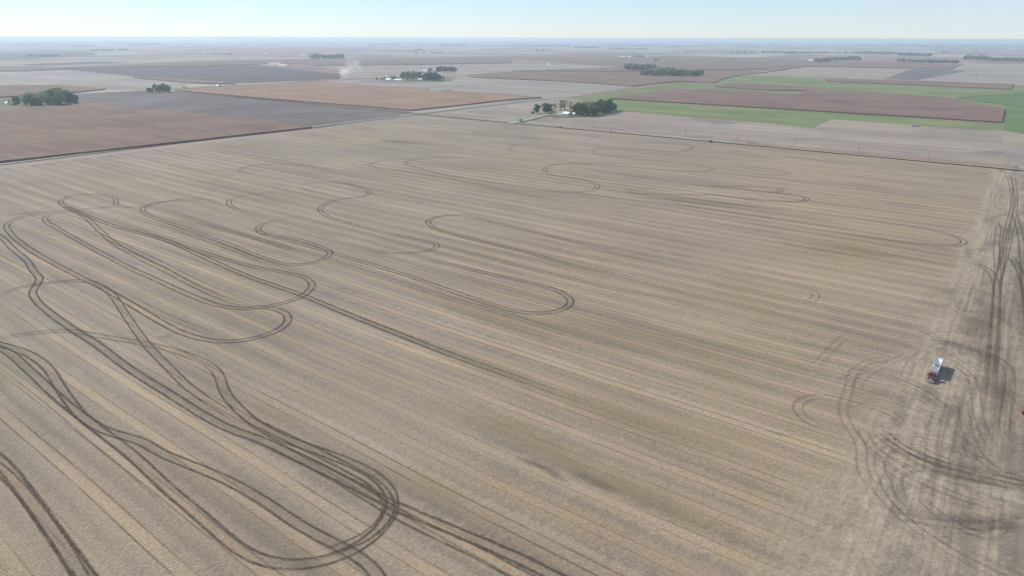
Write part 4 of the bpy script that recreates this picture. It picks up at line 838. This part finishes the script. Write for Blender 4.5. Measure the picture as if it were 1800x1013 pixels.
def semi(p, rz, label):
    """grain semi: front towards local +x, hopper trailer behind"""
    e = empty('grain_truck', (p.x, p.y, 0.10), rz); tag(e, label, 'truck')
    b = MB(); b.box(-1.0, 8.4, -.42, .42, .75, 1.02); b.box(2.2, 3.9, -1.2, -.5, .45, 1.0); b.box(2.2, 3.9, .5, 1.2, .45, 1.0); b.build('chassis', M_HOOD, e)
    # cab (day cab) and hood
    c = MB(); c.hexa([(3.9, -1.2, 1.05), (5.75, -1.2, 1.05), (5.75, 1.2, 1.05), (3.9, 1.2, 1.05), (3.9, -1.1, 2.95), (5.35, -1.02, 2.95), (5.35, 1.02, 2.95), (3.9, 1.1, 2.95)])
    c.box(4.0, 5.3, -1.0, 1.0, 2.95, 3.1, .12, .12); cab = c.build('cab', M_RED, e)
    g = MB(); g.hexa([(5.80, -1.0, 2.0), (5.82, -1.0, 2.0), (5.82, 1.0, 2.0), (5.80, 1.0, 2.0), (5.42, -.92, 2.85), (5.44, -.92, 2.85), (5.44, .92, 2.85), (5.42, .92, 2.85)]); KIDS.setdefault(cab.name, []).append(link('windshield', g.v, g.f, M_GLASS, cab))
    for s in (-1, 1):
        d = MB(); d.box(4.1, 5.25, s * 1.205 - .012, s * 1.205 + .012, 1.1, 1.95); dd = link('door', d.v, d.f, M_RED, cab)
        d = MB(); d.box(4.25, 5.2, s * 1.14 - .03, s * 1.14 + .03, 2.0, 2.7); link('side_window', d.v, d.f, M_GLASS, cab)
        m = MB(); m.box(5.55, 5.68, s * 1.42 - .12, s * 1.42 + .12, 1.85, 2.6); m.tube((5.4, s * 1.1, 2.5), (5.6, s * 1.42, 2.4), .025, n=5); m.build('mirror', M_HOOD, e)
        x = MB(); x.tube((3.65, s * 1.05, .9), (3.65, s * 1.05, 3.7), .09, n=10); x.build('exhaust_stack', M_CHR, e)
        t = MB(); t.tube((3.0, s * 1.08, .72), (4.9, s * 1.08, .72), .32, n=14); t.build('fuel_tank', M_CHR, e)
    h = MB(); h.hexa([(5.8, -.95, 1.0), (8.15, -.78, 1.0), (8.15, .78, 1.0), (5.8, .95, 1.0), (5.8, -.92, 1.98), (8.0, -.62, 1.72), (8.0, .62, 1.72), (5.8, .92, 1.98)]); ho = h.build('hood', M_HOOD, e)
    for s in (-1, 1):
        f = MB(); f.hexa([(6.5, s * 1.0 - .25, 1.1), (8.1, s * 1.0 - .22, .95), (8.1, s * 1.0 + .22, .95), (6.5, s * 1.0 + .25, 1.1), (6.75, s * 1.0 - .22, 1.4), (7.9, s * 1.0 - .2, 1.35), (7.9, s * 1.0 + .2, 1.35), (6.75, s * 1.0 + .22, 1.4)]); f.build('fender', M_RED, e)
        q = MB(); q.box(8.1, 8.2, s * .92 - .16, s * .92 + .16, 1.02, 1.28); q.build('headlight', M_LAMP, e)
    g = MB(); g.box(8.16, 8.22, -.6, .6, .95, 1.66); g.build('grille', M_CHR, e); g = MB(); g.box(8.2, 8.42, -1.2, 1.2, .48, .84); g.build('bumper', M_CHR, e)
    for s in (-1, 1):
        wheel('wheel', 7.25, s * 1.02, .52, .32, e)
        for x in (1.2, 2.5) : wheel('wheel', x - .9, s * .95, .52, .56, e)
        for x in (-9.6, -8.3): wheel('wheel', x, s * .95, .52, .56, e)
    # hopper trailer: an open grain box with sloped ends
    X0, X1, Y, ZT, ZS = -10.6, 2.6, 1.28, 3.25, 1.95; t = .07
    o = MB()
    def pl(a, thick_dir):
        a = [Vector(q) for q in a]; d = Vector(thick_dir); o.hexa(a + [q + d for q in a])
    for s in (-1, 1): pl([(X0, s * Y, 1.12), (X1, s * Y, 1.12), (X1, s * (Y + t), 1.12), (X0, s * (Y + t), 1.12)], (0, 0, ZT - 1.12))
    o.hexa([(X0 - t, -Y - t, 1.45), (X0, -Y - t, 1.45), (X0, Y + t, 1.45), (X0 - t, Y + t, 1.45), (X0 - t, -Y - t, ZT), (X0, -Y - t, ZT), (X0, Y + t, ZT), (X0 - t, Y + t, ZT)])
    o.hexa([(X1, -Y - t, 1.45), (X1 + t, -Y - t, 1.45), (X1 + t, Y + t, 1.45), (X1, Y + t, 1.45), (X1, -Y - t, ZT), (X1 + t, -Y - t, ZT), (X1 + t, Y + t, ZT), (X1, Y + t, ZT)])
    box = o.build('grain_box', M_ALU, e)
    fl = MB(); hb = (-6.7, -1.3)                                     # two hoppers
    xs = [X0, hb[0] - .7, hb[0] + .7, -4.0, hb[1] - .7, hb[1] + .7, X1]; zs = [2.75, .8, .8, 1.7, .8, .8, 2.75]
    for i in range(6):
        a = (xs[i], zs[i]); c2 = (xs[i + 1], zs[i + 1])
        fl.hexa([(a[0], -Y, a[1] - .05), (c2[0], -Y, c2[1] - .05), (c2[0], Y, c2[1] - .05), (a[0], Y, a[1] - .05), (a[0], -Y, a[1]), (c2[0], -Y, c2[1]), (c2[0], Y, c2[1]), (a[0], Y, a[1])])
    fl.build('hopper_floor', M_ALU, e)
    rb = MB()
    for i in range(12):
        x = X0 + .6 + i * 1.09
        for s in (-1, 1): rb.box(x - .04, x + .04, s * (Y + t + .025) - .022, s * (Y + t + .025) + .022, 1.45, ZT - .02)
    rb.build('side_ribs', M_CHR, e)
    for s in (-1, 1):
        r = MB(); r.box(X0 - .1, X1 + .1, s * (Y + .04) - .07, s * (Y + .04) + .07, ZT + .003, ZT + .09); r.build('top_rail', M_CHR, e)
    for x in (-7.3, -4.0, -.7):
        r = MB(); r.tube((x, -Y, ZT - .06), (x, Y, ZT - .06), .045, n=6); r.build('cross_bow', M_CHR, e)
    r = MB(); r.tube((X0, Y + .16, ZT + .10), (X1, Y + .16, ZT + .10), .11, n=8); r.build('rolled_tarp', M_TARP, e)
    for s in (-1, 1):
        r = MB(); r.box(X0 - .14, X0 - .075, s * 1.0 - .1, s * 1.0 + .1, .95, 1.15); r.build('tail_light', M_RED, e)
    u = MB(); u.box(X0, -7.6, -.5, .5, .98, 1.2); u.box(-.7, X1, -.45, .45, 1.12, 1.35); u.build('subframe', M_HOOD, e)
    return e
fr = G(1634, 674.5); rzr = math.pi / 2 - R(218.3)               # heading of the truck: front towards the camera
hd = Vector((math.cos(rzr), math.sin(rzr), 0))
semi(fr - hd * 8.4, rzr, 'semi with red cab and dark hood pulling an open silver grain trailer across the stubble')

def combine(p, rz, paint, label, head=True):
    e = empty('combine_harvester', (p.x, p.y, 0.10), rz); tag(e, label, 'combine')
    b = MB(); b.box(-4.2, 1.6, -1.5, 1.5, 1.2, 3.4, .12, .1); b.hexa([(-5.6, -1.3, 1.6), (-4.2, -1.5, 1.3), (-4.2, 1.5, 1.3), (-5.6, 1.3, 1.6), (-5.2, -1.2, 2.9), (-4.2, -1.4, 3.35), (-4.2, 1.4, 3.35), (-5.2, 1.2, 2.9)]); b.build('body', paint, e)
    t = MB(); t.hexa([(-2.6, -1.3, 3.4), (.9, -1.3, 3.4), (.9, 1.3, 3.4), (-2.6, 1.3, 3.4), (-3.0, -1.75, 4.1), (1.2, -1.75, 4.1), (1.2, 1.75, 4.1), (-3.0, 1.75, 4.1)]); t.build('grain_tank', paint, e)
    c = MB(); c.hexa([(1.65, -1.0, 1.7), (3.1, -1.0, 1.7), (3.1, 1.0, 1.7), (1.65, 1.0, 1.7), (1.65, -.95, 3.5), (3.4, -1.0, 3.5), (3.4, 1.0, 3.5), (1.65, .95, 3.5)]); cb = c.build('cab', M_GLASS, e)
    r = MB(); r.box(1.5, 3.65, -1.12, 1.12, 3.51, 3.7, .08, .08); KIDS.setdefault(cb.name, []).append(link('cab_roof', r.v, r.f, paint, cb))
    a = MB(); a.tube((.6, 1.6, 3.2), (-6.4, 1.9, 3.9), .2, n=10); a.tube((-6.4, 1.9, 3.9), (-6.6, 1.9, 3.4), .22, n=10); a.build('unloading_auger', paint, e)
    f = MB(); f.hexa([(2.2, -.7, 1.0), (4.6, -.7, .5), (4.6, .7, .5), (2.2, .7, 1.0), (2.2, -.7, 1.9), (4.6, -.7, 1.1), (4.6, .7, 1.1), (2.2, .7, 1.9)]); f.build('feeder_house', paint, e)
    if head:
        h = MB(); h.box(4.6, 5.3, -6.0, 6.0, .25, 1.15, .1, 0); h.box(5.3, 6.1, -6.0, 6.0, .15, .3); h.build('header', paint, e)
        rl = MB()
        for k in range(6):
            an = k * math.pi / 3; y1 = math.cos(an) * .5; z1 = math.sin(an) * .5; rl.tube((5.75 + y1, -5.8, 1.1 + z1), (5.75 + y1, 5.8, 1.1 + z1), .035, n=4)
        rl.tube((5.75, -5.9, 1.1), (5.75, 5.9, 1.1), .1, n=8); rl.build('reel', M_CHR, e)
    for s in (-1, 1): wheel('front_wheel', 2.0, s * 1.75, .98, .75, e, paint); wheel('rear_wheel', -3.7, s * 1.45, .62, .45, e, paint)
    return e
combine(G(1812, 739.5), math.pi / 2 - YA - math.pi + .25, M_RED, 'bright red farm machine cut off by the right edge of the photo', False)
combine(G(593, 139.5), AX + math.pi, M_REDP, 'dark combine raising a plume of dust in the dark field', True)
combine(G(508, 117.8), AX, M_GRN, 'distant combine at the right end of a white streak of dust')
combine(G(1715.5, 133.5), AX + 1.2, M_GRN, 'small dark machine alone on the pale stubble at upper right', False)
def boxtrailer(p, rz, label):
    e = empty('farm_trailer', (p.x, p.y, 0.10), rz); tag(e, label, 'trailer'); b = MB(); b.box(-4.6, 4.6, -1.25, 1.25, 1.1, 3.2, .04, .04); b.build('box', M_GREY, e)
    r = MB(); r.box(-4.5, 4.5, -1.2, 1.2, 3.205, 3.35, .1, .1); r.build('roof', M_GALV, e); f = MB(); f.box(-4.6, 5.6, -.45, .45, .75, 1.05); f.build('chassis', M_HOOD, e)
    for s in (-1, 1):
        for x in (-3.4, -2.2, 3.2): wheel('wheel', x, s * 1.0, .5, .4, e)
    return e
boxtrailer(G(1608, 223), math.atan2(-.25, 1), 'grey box trailer parked alone on the stubble below the green strip')
def pickup(p, rz, label):
    e = empty('pickup_truck', (p.x, p.y, 0.86), rz); tag(e, label, 'pickup'); b = MB()
    b.hexa([(-2.8, -.95, .5), (2.8, -.92, .5), (2.8, .92, .5), (-2.8, .95, .5), (-2.8, -.95, 1.05), (2.7, -.88, 1.0), (2.7, .88, 1.0), (-2.8, .95, 1.05)])
    for s in (-1, 1): b.box(-2.8, -.7, s * .9 - .05, s * .9 + .05, 1.05, 1.4)
    b.box(-2.8, -2.7, -.84, .84, 1.05, 1.4); b.build('body', M_WHITE, e)
    c = MB(); c.hexa([(-.75, -.9, 1.05), (1.4, -.9, 1.03), (1.4, .9, 1.03), (-.75, .9, 1.05), (-.6, -.75, 1.85), (.7, -.75, 1.85), (.7, .75, 1.85), (-.6, .75, 1.85)]); cb = c.build('cab', M_GLASS, e)
    r = MB(); r.box(-.62, .72, -.77, .77, 1.853, 1.9, .05, .05); KIDS.setdefault(cb.name, []).append(link('roof', r.v, r.f, M_WHITE, cb))
    for s in (-1, 1):
        for x in (-1.8, 1.8): wheel('wheel', x, s * .85, .4, .28, e)
        q = MB(); q.box(2.76, 2.82, s * .65 - .15, s * .65 + .15, .75, .92); q.build('headlight', M_LAMP, e)
    return e
pickup(G(1135.5, 236.4), AX, 'white pickup stopped on the road along the top of the stubble field')

# ---------------------------------------------------------------- utility poles along the field road
M_POLE = simple('weathered_pole', (0.16, 0.13, 0.105), .9, 0, .2, .2, 2.0)
def poles():
    pr = None; p0 = G(1120.5, 232.5); st = G(1204, 240.3) - p0
    for k in range(-4, 8):
        p = p0 + st * k; e = empty('utility_pole', (p.x, p.y, 0.0), AX + math.pi / 2 * 0)
        if pr is None:
            b = MB(); b.tube((0, 0, 0), (0, 0, 10.5), .17, .11, 8); b.build('pole', M_POLE, e); b = MB(); b.box(-.06, .06, -1.2, 1.2, 9.7, 9.85); b.build('crossarm', M_POLE, e)
            for y in (-1.05, -.45, .45, 1.05): b = MB(); b.tube((0, y, 9.85), (0, y, 10.05), .05, .035, 6); b.build('insulator', M_GALV, e)
            pr = e
        else:
            for ch in KIDS[pr.name]: c = ch.copy(); col.objects.link(c); c.parent = e
        w = {-1: 'just left of the white pickup', 0: 'nearest the white pickup', 1: 'second right of the pickup'}.get(k)
        tag(e, 'thin wooden utility pole beside the field road, ' + (w or 'away from the pickup'), 'utility pole', 'utility poles along the road above the stubble field')
poles()

# ---------------------------------------------------------------- dust raised by the combines
def dust(name, cx, cy, wpx, hpx, lean, dens, seed, depth=30):
    t = NT('dust'); c = t.n('ShaderNodeTexCoord').outputs['Object']
    ln = t.n('ShaderNodeVectorMath'); ln.operation = 'LENGTH'; t.l(c, ln.inputs[0])
    fall = t.step(ln.outputs['Value'], .15, 1.0, 1.0, 0.0)
    nz = t.step(t.noise(c, 2.2, 4.0, .65), .42, .72)
    v = t.n('ShaderNodeVolumePrincipled'); v.inputs['Color'].default_value = (.93, .90, .88, 1); v.inputs['Anisotropy'].default_value = .1
    t.l(t.math('MULTIPLY', t.math('MULTIPLY', fall, nz), dens), v.inputs['Density']); t.l(v.outputs[0], t.out.inputs['Volume'])
    p = G(cx, cy); k = ppm(p); me = bpy.data.meshes.new(name); bm = bmesh.new(); bmesh.ops.create_icosphere(bm, subdivisions=3, radius=1.0); bm.to_mesh(me); bm.free(); me.materials.append(t.m)
    o = bpy.data.objects.new(name, me); col.objects.link(o); h = hpx / k
    o.scale = (wpx / 2 / k, depth, h / 2 * 1.02); o.location = (p.x, p.y, h / 2 + .6); o.rotation_euler = (0, lean, 0); return tag(o, kind='stuff')
dust('dust_cloud', 606, 139, 26, 22, .25, .16, 1, 35)
dust('dust_cloud', 622, 137, 44, 42, .5, .03, 2, 50)
dust('dust_cloud', 497, 117, 22, 4.2, 0, .5, 3, 25)
dust('dust_cloud', 483, 115.5, 34, 7, 0, .10, 4, 40)
# trees that would share a description are told apart by their order in the photograph
ORD = 'first second third fourth fifth sixth seventh eighth ninth tenth eleventh twelfth thirteenth fourteenth fifteenth sixteenth seventeenth eighteenth nineteenth twentieth twenty-first twenty-second twenty-third twenty-fourth'.split()
same = {}
for o in list(col.objects):
    if o.parent is None and 'label' in o: same.setdefault(o['label'], []).append(o)
for lab, os_ in same.items():
    if len(os_) > 1:
        os_.sort(key=lambda o: o.location.x / max(1.0, o.location.y))
        for i, o in enumerate(os_): o['label'] = lab + ', ' + ('leftmost' if i == 0 else 'rightmost' if i == len(os_) - 1 else ORD[i] + ' from left')
#@@END
# ---------------------------------------------------------------- haze: one closed box of even air
def haze():
    m = bpy.data.materials.new('haze'); m.use_nodes = True; t = m.node_tree; t.nodes.clear()
    o = t.nodes.new('ShaderNodeOutputMaterial'); v = t.nodes.new('ShaderNodeVolumePrincipled')
    v.inputs['Color'].default_value = (0.71, 0.875, 1.0, 1); v.inputs['Density'].default_value = HAZE_DENS; v.inputs['Anisotropy'].default_value = 0.25
    t.links.new(v.outputs[0], o.inputs['Volume'])
    b = MB(); b.box(-62000, 62000, -62000, 62000, -1.0, 124.0)
    h = link('haze', b.v, b.f, m); tag(h, kind='stuff')
haze()
